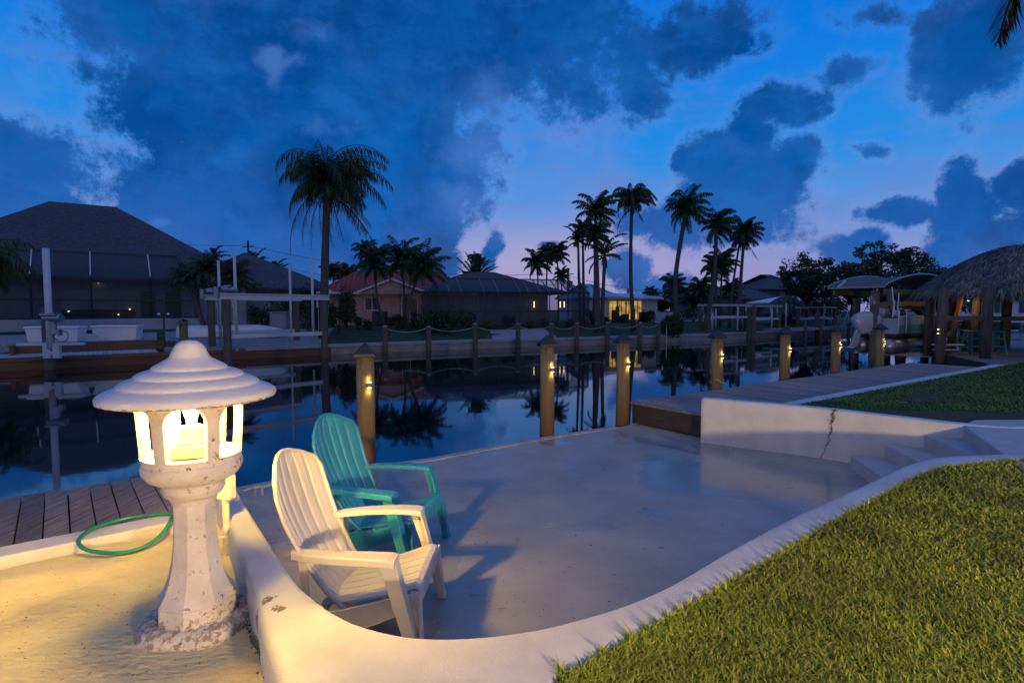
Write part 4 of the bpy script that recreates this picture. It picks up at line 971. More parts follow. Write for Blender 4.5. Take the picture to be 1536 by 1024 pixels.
# low wall under the cage and the cage
lw = MB(); lbox(lw, F1, -9, 8.6, -3.14, -3.0, .5, 1.50); tag(lw.build('low_wall', mat('bluegrey_render', (0.374, 0.391, 0.459), (0.289, 0.306, 0.357), rough=.9, scale=2, bump=.2)), 'low pale rendered wall below the left screened porch', 'low wall')
cg = cage('screen_enclosure', F1, -9, 8.6, -3.08, 0, 1.50, 3.62, 4.95, 1.5, [px_s(F1, q, -3.08) for q in (-60, 50, 140, 229, 300)], 'dark screened porch in front of the large left house', rails=(.45,))
for q in (50, 140, 229):
    s_ = px_s(F1, q, -3.08); MB().bar(F1(s_, -3.14, 3.7), F1(s_, -1.64, 4.98), .05, .05).build('pale_rafter', m_alu, parent=cg)

# --- pink house with red tile roof
F2 = frame(P2(atd(516, 480, 37.2)), R(12))
h2 = thing('house', F2(4, 0, 1), 'small pink stucco house with a red tiled roof and white gable trim', 'house')
m_pink = mat('pink_stucco', (0.630, 0.405, 0.330), (0.510, 0.315, 0.255), rough=.9, scale=1.5, bump=.3, bscale=25)
m, nt, N, L, B = new_mat('red_tiles')
tc = N.new('ShaderNodeTexCoord'); mp = N.new('ShaderNodeMapping'); L.new(tc.outputs['Object'], mp.inputs[0]); mp.inputs['Rotation'].default_value = (0, 0, -R(12))
wv_ = N.new('ShaderNodeTexWave'); wv_.inputs['Scale'].default_value = 1.05; wv_.bands_direction = 'X'; L.new(mp.outputs[0], wv_.inputs[0])
wv2 = N.new('ShaderNodeTexWave'); wv2.inputs['Scale'].default_value = .9; wv2.bands_direction = 'Y'; wv2.wave_profile = 'SAW'; L.new(mp.outputs[0], wv2.inputs[0])
rr_ = N.new('ShaderNodeValToRGB'); rr_.color_ramp.elements[0].color = (.15, .022, .018, 1); rr_.color_ramp.elements[1].color = (.38, .07, .05, 1)
ad_ = N.new('ShaderNodeMath'); ad_.operation = 'MULTIPLY_ADD'; L.new(wv_.outputs['Fac'], ad_.inputs[0]); ad_.inputs[1].default_value = .6; L.new(wv2.outputs['Fac'], ad_.inputs[2])
ad2 = N.new('ShaderNodeMath'); ad2.operation = 'MULTIPLY'; L.new(ad_.outputs[0], ad2.inputs[0]); ad2.inputs[1].default_value = .62; L.new(ad2.outputs[0], rr_.inputs[0]); L.new(rr_.outputs[0], B.inputs['Base Color'])
bp = N.new('ShaderNodeBump'); bp.inputs['Distance'].default_value = .08; L.new(ad_.outputs[0], bp.inputs['Height']); L.new(bp.outputs[0], B.inputs['Normal']); B.inputs['Roughness'].default_value = .8
m_tile = m
s2 = lambda px, t=0: px_s(F2, px, t)
wl = MB(); lbox(wl, F2, -.9, s2(704), 0, 8, .6, 3.02); wl.build('wall', m_pink, parent=h2)
rf = MB(); hip(rf, F2, -1.6, s2(716), -.6, 8.6, 3.1, 4.75, ridge=2.2); rf.build('roof', m_tile, parent=h2)
# front gable wing with white barge boards
gs0, gs1, gt_ = s2(537, -.9), s2(640, -.9), -.9; gm = (gs0 + gs1) / 2; gp_ = MB()
gp_.add([F2(gs0, gt_, 3.12), F2(gs1, gt_, 3.12), F2(gm, gt_, 3.95), F2(gs0, 5, 3.12), F2(gs1, 5, 3.12), F2(gm, 5, 3.95)], [(0, 2, 5, 3), (2, 1, 4, 5)]); gp_.build('gable_roof', m_tile, parent=h2, solid=.08)
MB().add([F2(gs0 + .2, gt_ + .12, 3.02), F2(gs1 - .2, gt_ + .12, 3.02), F2(gm, gt_ + .12, 3.86)], [(0, 1, 2)]).build('gable_wall', m_pink, parent=h2, solid=.04)
for a in (gs0, gs1): MB().bar(F2(a, gt_ - .06, 3.08), F2(gm, gt_ - .06, 3.93), .04, .13).build('barge_board', m_white, parent=h2)
MB().bar(F2(-1.6, -.66, 3.02), F2(s2(716), -.66, 3.02), .05, .14).build('gutter', m_white, parent=h2)
MB().bar(F2(s2(489, -.6), -.7, 3.35), F2(s2(500, -.6), -.9, 3.05), .04, .12).build('barge_board', m_white, parent=h2)
window(h2, F2, s2(549), s2(569), 0, 1.95, 2.72, m_white, m_glassd, 1); window(h2, F2, s2(604), s2(626), 0, 1.1, 2.72, m_white, m_glassd, 1, 'patio_door')
p = F2(s2(571), -.6, .95); r = thing('ac_unit', p, 'dark boxy air conditioner under the pink house window', 'air conditioner'); MB().box(p + Vector((0, 0, .45)), (.85, .7, .85)).build('case', mat('ac_case', (.05, .05, .05), rough=.6), parent=r, bevel=.02); MB().lathe([(.30, .88), (.30, .90), (.05, .91)], 18, p).build('fan_guard', m_black, parent=r)

# --- screened house in the middle
F3 = frame(P2(atd(655, 480, 34.5)), R(14))
h3 = thing('house', F3(5, 4, 1), 'low dark house behind the central screened pool cage', 'house')
s3 = lambda px, t=0: px_s(F3, px, t)
m_wd = mat('slate_stucco', (0.255, 0.255, 0.289), (0.187, 0.187, 0.221), rough=.9, scale=2)
wl = MB(); lbox(wl, F3, 0, 8.2, 3.6, 11, .6, 3.1); wl.build('wall', m_wd, parent=h3)
rf = MB(); hip(rf, F3, -1.2, 9.6, 3, 12, 3.15, 4.75, ridge=4.4); rf.build('roof', m_rooff, parent=h3)
for a, b in ((665, 690), (697, 726), (756, 770)): window(h3, F3, s3(a, 3.6), s3(b, 3.6), 3.6, 1.0, 2.75, m_wg, mat('curtain', (0.300, 0.315, 0.360), (0.195, 0.210, 0.255), rough=.7, scale=.8, stretch=(8, 8, .3)), 1, 'sliding_door')
cage('screen_enclosure', F3, s3(640), s3(884), 0, 3.4, .98, 3.05, 3.95, 1.9, [s3(q) for q in (642, 656, 674, 692, 727, 748, 780, 793, 810, 824, 838, 852, 868, 882)], 'long dark pool screen cage in the middle, with a low sloping roof', rails=(.42,))
for px in (801, 840, 846): q = F3(s3(px, 3.2), 3.2, 2.3); MB().box(q, (.07, .04, .42)).build('lamp', emit('dim_lamp', (1, .7, .4), 3), parent=h3)
# --- white house with lit porch
F4 = frame(P2(atd(872, 480, 44)), R(10))
h4 = thing('house', F4(3, 0, 1), 'white house with a pale metal roof and glowing yellow porch windows', 'house')
s4 = lambda px, t=0: px_s(F4, px, t)
m_whs = mat('white_stucco', (0.546, 0.559, 0.611), (0.468, 0.481, 0.520), rough=.85, scale=2)
wl = MB(); lbox(wl, F4, s4(876), s4(910), 0, 8, .6, 2.9); lbox(wl, F4, s4(910), s4(968), 1.5, 8, .6, 2.9); lbox(wl, F4, s4(962), s4(985), 0, 8, .6, 2.75); lbox(wl, F4, s4(910), s4(962), .0, .12, .6, 1.15); wl.build('wall', m_whs, parent=h4)
m_metal = mat('pale_metal_roof', (.40, .44, .50), (.34, .38, .44), rough=.35, scale=1, metal=.3)
rf = MB(); hip(rf, F4, s4(872), s4(928), -.5, 8.5, 2.95, 4.1, ridge=2.0); rf.build('roof', m_metal, parent=h4)
rf = MB(); rf.add([F4(s4(905), -.6, 2.86), F4(s4(990), -.6, 2.76), F4(s4(985, 8), 8, 3.3), F4(s4(905, 8), 8, 3.4)], [(0, 1, 2, 3)]); rf.build('porch_roof', m_metal, parent=h4, solid=.1)
m_glow = emit('lit_room', (.85, .52, .10), .55)
_nt = m_glow.node_tree; _N = _nt.nodes; _L = _nt.links; _t = _N.new('ShaderNodeTexCoord'); _n = _N.new('ShaderNodeTexNoise'); _n.inputs['Scale'].default_value = 1.7; _n.inputs['Detail'].default_value = 3; _L.new(_t.outputs['Object'], _n.inputs[0])
_r = _N.new('ShaderNodeMapRange'); _L.new(_n.outputs[0], _r.inputs[0]); _r.inputs[1].default_value = .35; _r.inputs[2].default_value = .65; _r.inputs[3].default_value = .12; _r.inputs[4].default_value = .85; _L.new(_r.outputs[0], _N['Principled BSDF'].inputs['Emission Strength'])
for a, b, t in ((913, 924, .6), (926, 937, 1.49), (939, 946, 1.49), (950, 961, .02)):
    window(h4, F4, s4(a, t), s4(b, t), t, 1.15, 2.6, m_whs, m_glow, 1)
for q in (912, 925, 938, 949, 962): MB().bar(F4(s4(q), -.1, .9), F4(s4(q), -.1, 2.8), .08, .08).build('porch_post', m_whs, parent=h4)
for k, q in enumerate((915, 921, 930, 943, 955)):
    s_ = s4(q, .1); tmpb = MB(); lbox(tmpb, F4, s_, s_ + (.35, .2, .5, .3, .5)[k], -.5, -.1, .9, (1.9, 2.2, 1.6, 2.0, 1.75)[k]); tag(tmpb.build('patio_furniture', m_black, bevel=.05), 'dark covered furniture on the lit porch, %s' % ('leftmost by the porch corner', 'tall narrow piece', 'low wide piece in the middle', 'squarish piece right of the middle', 'low piece at the right end')[k], 'furniture')
# --- brown-roof houses further right
def simple_house(px0, px1, d, ze, zr, ang, m_w, m_r, label, wins=3, zg=1.0, ridge=3.5, depth=9):
    F = frame(P2(atd(px0, 470, d)), ang); h = thing('house', F(2, 0, zg), label, 'house'); e = px_s(F, px1, 0)
    w_ = MB(); lbox(w_, F, .5, e - .5, .5, depth - .5, .4, ze - .05); w_.build('wall', m_w, parent=h)
    r_ = MB(); hip(r_, F, 0, e, 0, depth, ze, zr, ridge=ridge); r_.build('roof', m_r, parent=h)
    for k in range(wins):
        a = .5 + (e - 1) * (k + .25) / wins; window(h, F, a, a + (e - 1) / wins * .5, .5, zg + .5, ze - .35, m_w, m_glassd, 1)
    return h
m_brf = mat('brown_shingle', (.10, .060, .050), (.05, .032, .028), rough=.9, scale=8, bump=.5)
m_dw = mat('dim_wall', (.14, .14, .16), (.10, .10, .11), rough=.9)
simple_house(1042, 1118, 56, 3.3, 4.6, R(4), m_dw, m_brf, 'low house with a long brown roof behind the tall right-hand palms', 3)
simple_house(1095, 1170, 60, 3.1, 4.9, R(8), m_dw, m_rooff, 'dark gabled house beside the brown-roofed one at right', 2)
simple_house(1146, 1212, 66, 4.3, 6.2, R(8), m_dw, m_rooff, 'taller dark-roofed house left of the big leafy tree', 2)
simple_house(1205, 1260, 52, 2.6, 3.2, R(12), mat('blue_shed', (.12, .16, .24), rough=.8), m_white, 'low blue-walled boathouse with a white flat roof under the leafy tree', 2, ridge=1.0)
simple_house(1405, 1600, 62, 3.3, 4.4, R(10), m_whs, m_metal, 'white house with pale columns seen under the thatched roof', 5)
simple_house(-60, 20, 60, 3.5, 5.0, R(25), m_dw, m_rooff, 'dark house mostly hidden beyond the far left roof', 2)
simple_house(412, 484, 62, 3.0, 3.7, R(12), m_dw, m_rooff, 'low dark house far behind the boat lift guide posts', 2)
# white fence beyond the lawn
fw_ = MB(); a, b = atd(960, 480, 47), atd(1070, 480, 50); a.z = b.z = 1.2
fw_.bar(a, b, .08, 1.0); tag(fw_.build('white_fence', m_whs, bevel=.01), 'white panel fence beyond the right-hand palms', 'fence')
# thatched hut across the canal
def thatch(c, rx, z0, z1, n, name, seed, flat=.0, sl=.5, wd=.035, ang=0.0, ry=None):
    """domed palm thatch: overlapping bundles of hanging leaf strips over an inner shell"""
    rs = random.Random(seed); mb = MB(); ry = ry or rx; ca, sa = math.cos(ang), math.sin(ang)
    def P(u, a):
        """u 0 at the top, 1 at the eave"""
        r = u ** .85; z = z1 - (z1 - z0) * (u ** 1.75 * .72 + u * .28); x = rx * r * math.cos(a); y = ry * r * math.sin(a)
        return Vector((c[0] + x * ca - y * sa, c[1] + x * sa + y * ca, z))
    for k in range(n):
        u = math.sqrt(rs.uniform(.004, 1.0)); a = rs.uniform(0, 2 * math.pi); p = P(u, a); q = P(u + .12, a + rs.uniform(-.06, .06)); d = (q - p).normalized()
        l = sl * rs.uniform(.5, 1.25); nrm_ = Vector((math.cos(a + ang) * .5, math.sin(a + ang) * .5, .7)); s_ = d.cross(nrm_).normalized() * wd * rs.uniform(.5, 1.4)
        o0 = nrm_ * rs.uniform(.0, .05); m1 = p + d * l * .5 + nrm_ * rs.uniform(.03, .11); e_ = p + d * l + nrm_ * rs.uniform(-.03, .13) + s_ * rs.uniform(-2, 2) - Vector((0, 0, .12 * l if u > .9 else 0))
        mb.add([p + o0 - s_, p + o0 + s_, m1 + s_ * .8, m1 - s_ * .8, e_], [(0, 1, 2, 3), (3, 2, 4)])
    return mb, P
m_thatch = mat('thatch', (.19, .165, .15), (.09, .075, .065), rough=.95, scale=3, island=.55)
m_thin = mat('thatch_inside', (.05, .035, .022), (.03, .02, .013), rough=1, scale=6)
c = atd(1178, 470, 47); hh = thing('thatched_hut', (c.x, c.y, 1), 'small domed thatched hut across the canal behind white guide posts', 'hut')
mb, PP = thatch(c, 1.75, 1.75, 3.05, 2600, 'x', 3, sl=.5, wd=.04); mb.build('thatch', m_thatch, parent=hh)
sh_ = MB(); vs = [PP(u / 6 + .001, a / 24 * 2 * math.pi) for u in range(7) for a in range(24)]; sh_.add(vs, [(u * 24 + a, u * 24 + (a + 1) % 24, (u + 1) * 24 + (a + 1) % 24, (u + 1) * 24 + a) for u in range(6) for a in range(24)]); sh_.build('shell', m_thin, parent=hh)
for a in (.5, 2.1, 3.7, 5.2): MB().tube([Vector((c.x + 1.3 * math.cos(a), c.y + 1.3 * math.sin(a), .5)), Vector((c.x + 1.3 * math.cos(a), c.y + 1.3 * math.sin(a), 2.1))], .08, 8).build('post', m_post, parent=hh)

# far lifts across the canal at right
def far_lift(pxs, d0, zb, label, hz, guide_px):
    cs = [atd(pxs[0], 500, d0), atd(pxs[1], 500, d0 + 1.8), atd(pxs[0] - 12, 500, d0 + 3), atd(pxs[1] - 10, 500, d0 + 4.8)]
    for c in cs: c.z = 0
    g = [(atd(px, 500, d0 + (1 if i % 2 else 3.4)), .6, atd(px, y, d0 + (1 if i % 2 else 3.4)).z) for i, (px, y) in enumerate(guide_px)]
    return lift4(cs, zb, label, m_alu, g, motors=False, low=hz, k_=.5)
far_lift((1062, 1122), 36.5, 2.25, 'boat lift across the canal in front of the leaning palms, with white guide posts', 1.45, [(1073, 463), (1106, 460), (1112, 478), (1068, 470)])
far_lift((1130, 1168), 38.5, 2.20, 'boat lift across the canal in front of the thatched hut', 1.3, [(1124, 458), (1157, 462), (1178, 455)])
far_lift((1196, 1250), 43, 2.1, 'boat lift across the canal in front of the blue boathouse', 1.25, [(1206, 456), (1235, 456), (1198, 458)])
# far floating dock and davit
a, b = shore_pt(1160, -1.6), shore_pt(1290, -1.2); fdk = thing('far_dock', (a.x, a.y, 0), 'pale wooden dock across the canal below the blue boathouse', 'dock')
MB().bar(a + Vector((0, 0, .62)), b + Vector((0, 0, .62)), 1.5, .14).build('decking', mat('far_planks', (.24, .25, .28), (.16, .17, .19), rough=.8, scale=5), parent=fdk)
for k in range(6): q = a.lerp(b, (k + .3) / 6); MB().tube([Vector((q.x + .3, q.y - .7, -.8)), Vector((q.x + .3, q.y - .7, random.uniform(.9, 1.5)))], .12, 10).build('pile', m_post, parent=fdk)
p = shore_pt(1270, .2); p.z = .5; r = thing('davit', p, 'white angled davit arm on a small A-frame across the canal', 'davit')
MB().tube([p + Vector((-.35, 0, 0)), p + Vector((-.05, 0, 1.25))], .04, 8).tube([p + Vector((.25, 0, 0)), p + Vector((-.05, 0, 1.25))], .04, 8).build('stand', m_alu, parent=r); MB().tube([p + Vector((-.1, 0, 1.2)), p + Vector((1.15, 0, 2.05))], .045, 8).build('arm', m_alu, parent=r)
# mooring piles standing in the far water
for i, (px, off, top, lab) in enumerate([(1129, -.8, 2.1, 'dark mooring pile at the near edge of the middle far lift'), (1225, -1.6, 1.9, 'dark mooring pile before the blue boathouse'), (1297, -1.5, 1.5, 'short dark mooring pile left of the outboard motor')]):
    p = shore_pt(px, off); r = thing('mooring_pile', (p.x, p.y, 0), lab, 'pile'); MB().tube([p + Vector((0, 0, -.8)), p + Vector((0, 0, top))], .14, 12).build('post', m_post, parent=r); MB().lathe([(.16, top), (.15, top + .03), (.001, top + .12)], 12, (p.x, p.y, 0)).build('cap', m_black, parent=r)

# ladder rails by the bush
p = shore_pt(988, .1); r = thing('dock_ladder', p, 'pale ladder rails curling over the far seawall beside the last rope post', 'ladder')
for o_ in (0, .42): MB().tube(catmull([p + Vector((o_, -.15, -.2)), p + Vector((o_, -.15, .8)), p + Vector((o_ + .05, .1, 1.05)), p + Vector((o_ + .1, .35, .9)), p + Vector((o_ + .1, .35, .4))], 12), .025, 6).build('rail', m_alu, parent=r)
# ramp beside the cage
a = shore_pt(742, .3); b = shore_pt(835, .3); a2 = shore_pt(735, 4.5); b2 = shore_pt(815, 4.5)
tag(MB().prism([P2(a), P2(b), P2(b2), P2(a2)], -.2, [.12, .50, .80, .72]).build('boat_ramp', m_cap), kind='structure')
# ================================================================== vegetation
def frond(mb, o, az_, e0, Lf, droop, leaf, n=22, hang=.5, w_=.05, rs=random, keep=1.0, curl=1.6):
    p = Vector(o); seg = n; ds = Lf / seg; pts = [p.copy()]; dirs = []
    for i in range(seg):
        t = i / seg; e_ = e0 - droop * t ** curl if curl != 1 else e0 - droop * t
        d = (Vector((math.cos(e_) * math.cos(az_), math.cos(e_) * math.sin(az_), math.sin(e_))) + Vector((.30 * t, .0, 0))).normalized(); dirs.append(d); p = p + d * ds; pts.append(p.copy())
    side0 = Vector((-math.sin(az_), math.cos(az_), 0))
    # rachis as a thin ribbon pair
    for i in range(seg):
        ww = .028 * (1 - i / seg) + .006; a, b = pts[i], pts[i + 1]; up = side0.cross(dirs[i])
        mb.add([a - side0 * ww, a + side0 * ww, b + side0 * ww, b - side0 * ww], [(0, 1, 2, 3)]); mb.add([a - up * ww, a + up * ww, b + up * ww, b - up * ww], [(0, 1, 2, 3)])
    for i in range(1, seg):
        t = i / seg; ll = leaf * (math.sin(math.pi * min(1, .16 + t * .80)) ** .6)
        for sg in (-1, 1):
            for sub in (0, .5):
                if rs.random() > keep: continue
                q = pts[i] + dirs[i] * ds * sub
                v = (side0 * sg * rs.uniform(.6, 1) + dirs[i] * rs.uniform(.45, .8) + Vector((0, 0, -hang * rs.uniform(.6, 1.4)))).normalized() * ll * rs.uniform(.75, 1.1)
                m_ = q + v * .5 + Vector((0, 0, .06 * ll)); e_ = q + v - Vector((0, 0, hang * .25 * ll))
                wv = dirs[i] * w_ * .5
                mb.add([q, m_ - wv, e_, m_ + wv], [(0, 1, 2, 3)])
PN = {'coco': dict(nf=26, e=(86, -25), droop=(70, 125), leaf=.66, hang=.7), 'queen': dict(nf=34, e=(96, 12), droop=(135, 178), leaf=.62, hang=1.3),
      'royal': dict(nf=15, e=(85, -15), droop=(50, 100), leaf=.5, hang=.4), 'spiky': dict(nf=30, e=(88, 5), droop=(15, 70), leaf=.45, hang=.15)}
def palm(bpx, bz, cpx, cpy, d, rad, style, label, bend=.0, tr=.15, dead=0, group=None, seed=0, nf=None, wind=0.0, asym=0):
    rs = random.Random(seed * 7 + int(cpx)); st = PN[style]
    top = atd(cpx, cpy + rad * FP / d * (.30 if style == 'queen' else .18), d); b = atd(bpx, 470, d); b.z = bz
    root = thing('palm_tree', b, label, 'palm tree', group)
    k = Vector((bend, 0, 0)); pts = catmull([b - Vector((0, 0, .3)), b.lerp(top, .35) + k, b.lerp(top, .7) + k * .7, top], 12)
    rr = [tr * .82 * (1.25 if i == 0 else 1.0 - .32 * i / 11) * rs.uniform(.95, 1.05) for i in range(12)]
    MB().tube(pts, rr, 10).build('trunk', m_trunk, parent=root, smooth=True)
    cr_ = MB(); nf = nf or st['nf']
    for i in range(nf):
        t = i / (nf - 1); e0 = R(st['e'][0] + (st['e'][1] - st['e'][0]) * t ** 1.0 + rs.uniform(-8, 8)); a = i * 2.39996 + rs.uniform(-.3, .3)
        if wind: a = a - wind * math.sin(a) * .6
        dr = R(st['droop'][0] + (st['droop'][1] - st['droop'][0]) * rs.random()) * (1 - (.30 if style == 'queen' else .35) * t)
        frond(cr_, top + Vector((0, 0, -.25 * t)), a, e0, rad * rs.uniform(.62 if style == 'queen' else .8, 1.15) * (1.15 if e0 > .6 else (.78 if style == 'queen' else 1)), dr, st['leaf'] * rad / (2.9 if style == 'queen' else 2.3), n=22, hang=st['hang'], w_=.06 * max(1, d / 34), rs=rs, curl=1 if style == 'queen' else 1.6)
    cr_.build('crown', m_frond, parent=root)
    # old leaf bases and dead hanging fronds under the crown
    sk = MB(); nd_ = 8 + dead
    for i in range(nd_):
        a = i * 2.4 + rs.random(); o_ = top - Vector((0, 0, .2 + .6 * rs.random()))
        Lf = rad * (rs.uniform(.20, .38) if i < 8 else rs.uniform(.7, 1.35))
        frond(sk, o_, a, R(rs.uniform(-35, -10)) if i >= 8 else R(-50), Lf, R(60), .22 * rad / 2.3 * (1 if i < 8 else 1.3), n=10, hang=2.2, w_=.06, rs=rs, keep=.8, curl=.7)
    sk.build('dead_fronds', m_dead, parent=root)
    return root
# tall queen palm beside the boat lift
palm(484, .6, 491, 240, 27.5, 3.3, 'queen', 'tall palm with long drooping fronds beside the boat lift, the largest palm in view', tr=.26, dead=12, seed=2, nf=48)
g_ = 'palms in front of the pink house'
palm(580, .95, 562, 385, 33.5, 1.5, 'coco', 'leftmost of the three arching palms in front of the pink house', bend=-.25, tr=.09, group=g_, seed=3)
palm(604, .95, 603, 382, 33.8, 1.6, 'coco', 'middle one of the three arching palms in front of the pink house', bend=.1, tr=.09, group=g_, seed=4)
palm(612, .95, 634, 390, 33.2, 1.6, 'coco', 'rightmost of the three arching palms in front of the pink house, leaning right', bend=-.25, tr=.11, group=g_, seed=5)
palm(546, .95, 549, 372, 46, 1.2, 'coco', 'small palm crown rising behind the left end of the red tiled roof', tr=.1, seed=6)
palm(520, .95, 522, 408, 52, 1.4, 'coco', 'palm crown low over the red roof ridge, beside the tall palm trunk', tr=.1, seed=8)
palm(498, .95, 500, 402, 54, 1.2, 'coco', 'small distant palm peeking out just right of the tall palm trunk', tr=.1, seed=9)
palm(378, .95, 383, 392, 52, 1.5, 'royal', 'palm beside the utility pole behind the large left house', tr=.12, seed=10, nf=14)
palm(410, .95, 411, 405, 52, 1.6, 'royal', 'palm with a pale trunk to the right of the utility pole behind the lift', tr=.12, seed=11, nf=16)
palm(322, .95, 322, 379, 44, .9, 'royal', 'tiny palm crown just over the right slope of the large dark roof', tr=.1, seed=12, nf=9)
palm(712, .95, 714, 412, 44, 1.9, 'spiky', 'stiff spreading palm behind the screened cage in the middle', tr=.2, seed=13)
palm(712, .95, 712, 382, 45, .75, 'queen', 'slim palm with a tight drooping top directly behind the stiff spreading palm', tr=.12, seed=14)
g_ = 'palms behind the screened cage'
palm(809, .95, 806, 388, 46, 1.35, 'coco', 'leftmost of the palms clustered behind the screened cage', tr=.1, group=g_, seed=15)
palm(818, .95, 821, 378, 46.5, 1.1, 'coco', 'second of the palms clustered behind the screened cage', tr=.1, group=g_, seed=16)
palm(838, .95, 836, 374, 47, 1.2, 'coco', 'third of the palms clustered behind the screened cage, with hanging fronds', tr=.1, group=g_, seed=17)
palm(844, .95, 842, 408, 52, .9, 'coco', 'small low palm at the right end of the cluster behind the cage', tr=.1, group=g_, seed=18)
g_ = 'tall palms around the lit white house'
palm(870, .9, 867, 352, 38, 1.05, 'royal', 'slim palm at the left end of the tall group by the lit white house', tr=.13, group=g_, seed=19, nf=18)
palm(876, .9, 874, 338, 38.6, .95, 'coco', 'slim palm just behind the leftmost palm of the tall group', tr=.13, group=g_, seed=20)
palm(889, .9, 893, 308, 40, 1.55, 'coco', 'high windblown palm in the tall group left of the lit porch', tr=.14, bend=.1, group=g_, seed=21, wind=.6)
palm(897, .9, 893, 345, 33.4, 1.0, 'coco', 'thick grey palm trunk with a small crown in front of the lit white house', tr=.24, group=g_, seed=22)
palm(903, .9, 907, 372, 33.6, 1.5, 'royal', 'palm with an upright spear leaf joined to the thick grey trunk', tr=.15, group=g_, seed=23, nf=13)
palm(951, .9, 948, 284, 36.5, 1.75, 'queen', 'tall slender palm with round crown standing before the lit yellow porch', tr=.17, bend=-.15, group=g_, seed=24, dead=2)
g_ = 'tall palms right of the lit house'
palm(1016, .95, 1031, 303, 35.5, 1.65, 'coco', 'tall coconut palm leaning right, right of the lit house', tr=.20, bend=-.35, group=g_, seed=25)
palm(1056, .95, 1074, 330, 35.8, 1.25, 'coco', 'tall windblown palm with a narrow ragged crown and a strongly leaning trunk', tr=.18, bend=.28, group=g_, seed=26, wind=.8, dead=3)
palm(1110, .95, 1117, 343, 39, 1.35, 'coco', 'tall palm with a bushy round crown at the right end of the row', tr=.16, bend=-.1, group=g_, seed=27, dead=2)
palm(1094, .95, 1111, 352, 40, .8, 'coco', 'thin leaning palm whose crown merges with the rightmost tall palm', tr=.11, bend=-.1, group=g_, seed=28)
palm(1074, .95, 1074, 395, 42, 1.4, 'coco', 'shorter palm between the two leaning trunks, left of a pair', tr=.12, group=g_, seed=29)
palm(1080, .95, 1083, 387, 42.5, 1.3, 'coco', 'shorter palm between the two leaning trunks, right of a pair', tr=.12, group=g_, seed=30)
palm(1012, .95, 1010, 422, 52, 1.5, 'coco', 'small distant palm just left of the leaning coconut trunk', tr=.12, seed=31)
palm(1052, .95, 1051, 425, 50, 1.3, 'coco', 'small bushy palm low behind the brown roof', tr=.1, seed=32)
palm(976, .95, 975, 437, 54, .9, 'coco', 'tiny distant palm at the right edge of the lit house', tr=.1, seed=33)
palm(1092, .95, 1095, 428, 50, 1.1, 'coco', 'small palm behind the brown roof under the shorter pair', tr=.1, seed=34)
palm(-30, .7, -30, 372, 24, 2.2, 'queen', 'palm cut by the left edge of the picture, its frond tips hanging in', tr=.2, seed=35)
# coconut palm standing just outside the right edge: one frond hangs into the picture
def near_palm():
    top = Vector((7.1, 6.2, 7.3)); b = Vector((8.3, 6.9, .82)); root = thing('palm_tree', b, 'near palm outside the frame whose dark frond tip hangs in at the top right', 'palm tree')
    MB().tube(catmull([b, b.lerp(top, .5) + Vector((.3, 0, 0)), top], 10), [.2, .17, .15, .14, .14, .13, .13, .12, .12, .12], 12).build('trunk', m_trunk, parent=root, smooth=True)
    cr_ = MB(); rs = random.Random(5)
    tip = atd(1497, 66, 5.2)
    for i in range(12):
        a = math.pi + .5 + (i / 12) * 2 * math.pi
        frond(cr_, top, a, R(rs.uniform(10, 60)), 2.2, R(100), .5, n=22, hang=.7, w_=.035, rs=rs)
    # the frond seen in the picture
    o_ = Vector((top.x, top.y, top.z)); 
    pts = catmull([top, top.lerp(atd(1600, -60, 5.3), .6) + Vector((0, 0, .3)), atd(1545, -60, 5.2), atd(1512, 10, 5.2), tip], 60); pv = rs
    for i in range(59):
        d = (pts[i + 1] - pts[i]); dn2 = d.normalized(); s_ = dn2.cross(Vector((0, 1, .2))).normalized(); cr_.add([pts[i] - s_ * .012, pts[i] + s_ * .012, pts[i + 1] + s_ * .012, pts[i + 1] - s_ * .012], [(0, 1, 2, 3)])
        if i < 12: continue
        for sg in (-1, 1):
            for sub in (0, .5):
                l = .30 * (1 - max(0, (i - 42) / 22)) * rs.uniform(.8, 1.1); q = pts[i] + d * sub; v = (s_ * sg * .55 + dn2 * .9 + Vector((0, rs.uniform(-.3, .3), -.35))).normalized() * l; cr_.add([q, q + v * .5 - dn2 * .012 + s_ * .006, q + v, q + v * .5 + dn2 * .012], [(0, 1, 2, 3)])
    cr_.build('crown', mat('shaded_frond', (.012, .016, .008), (.008, .010, .006), rough=1, spec=0), parent=root)  # shade put into the colour: near-black fronds read as an unlit silhouette
near_palm()

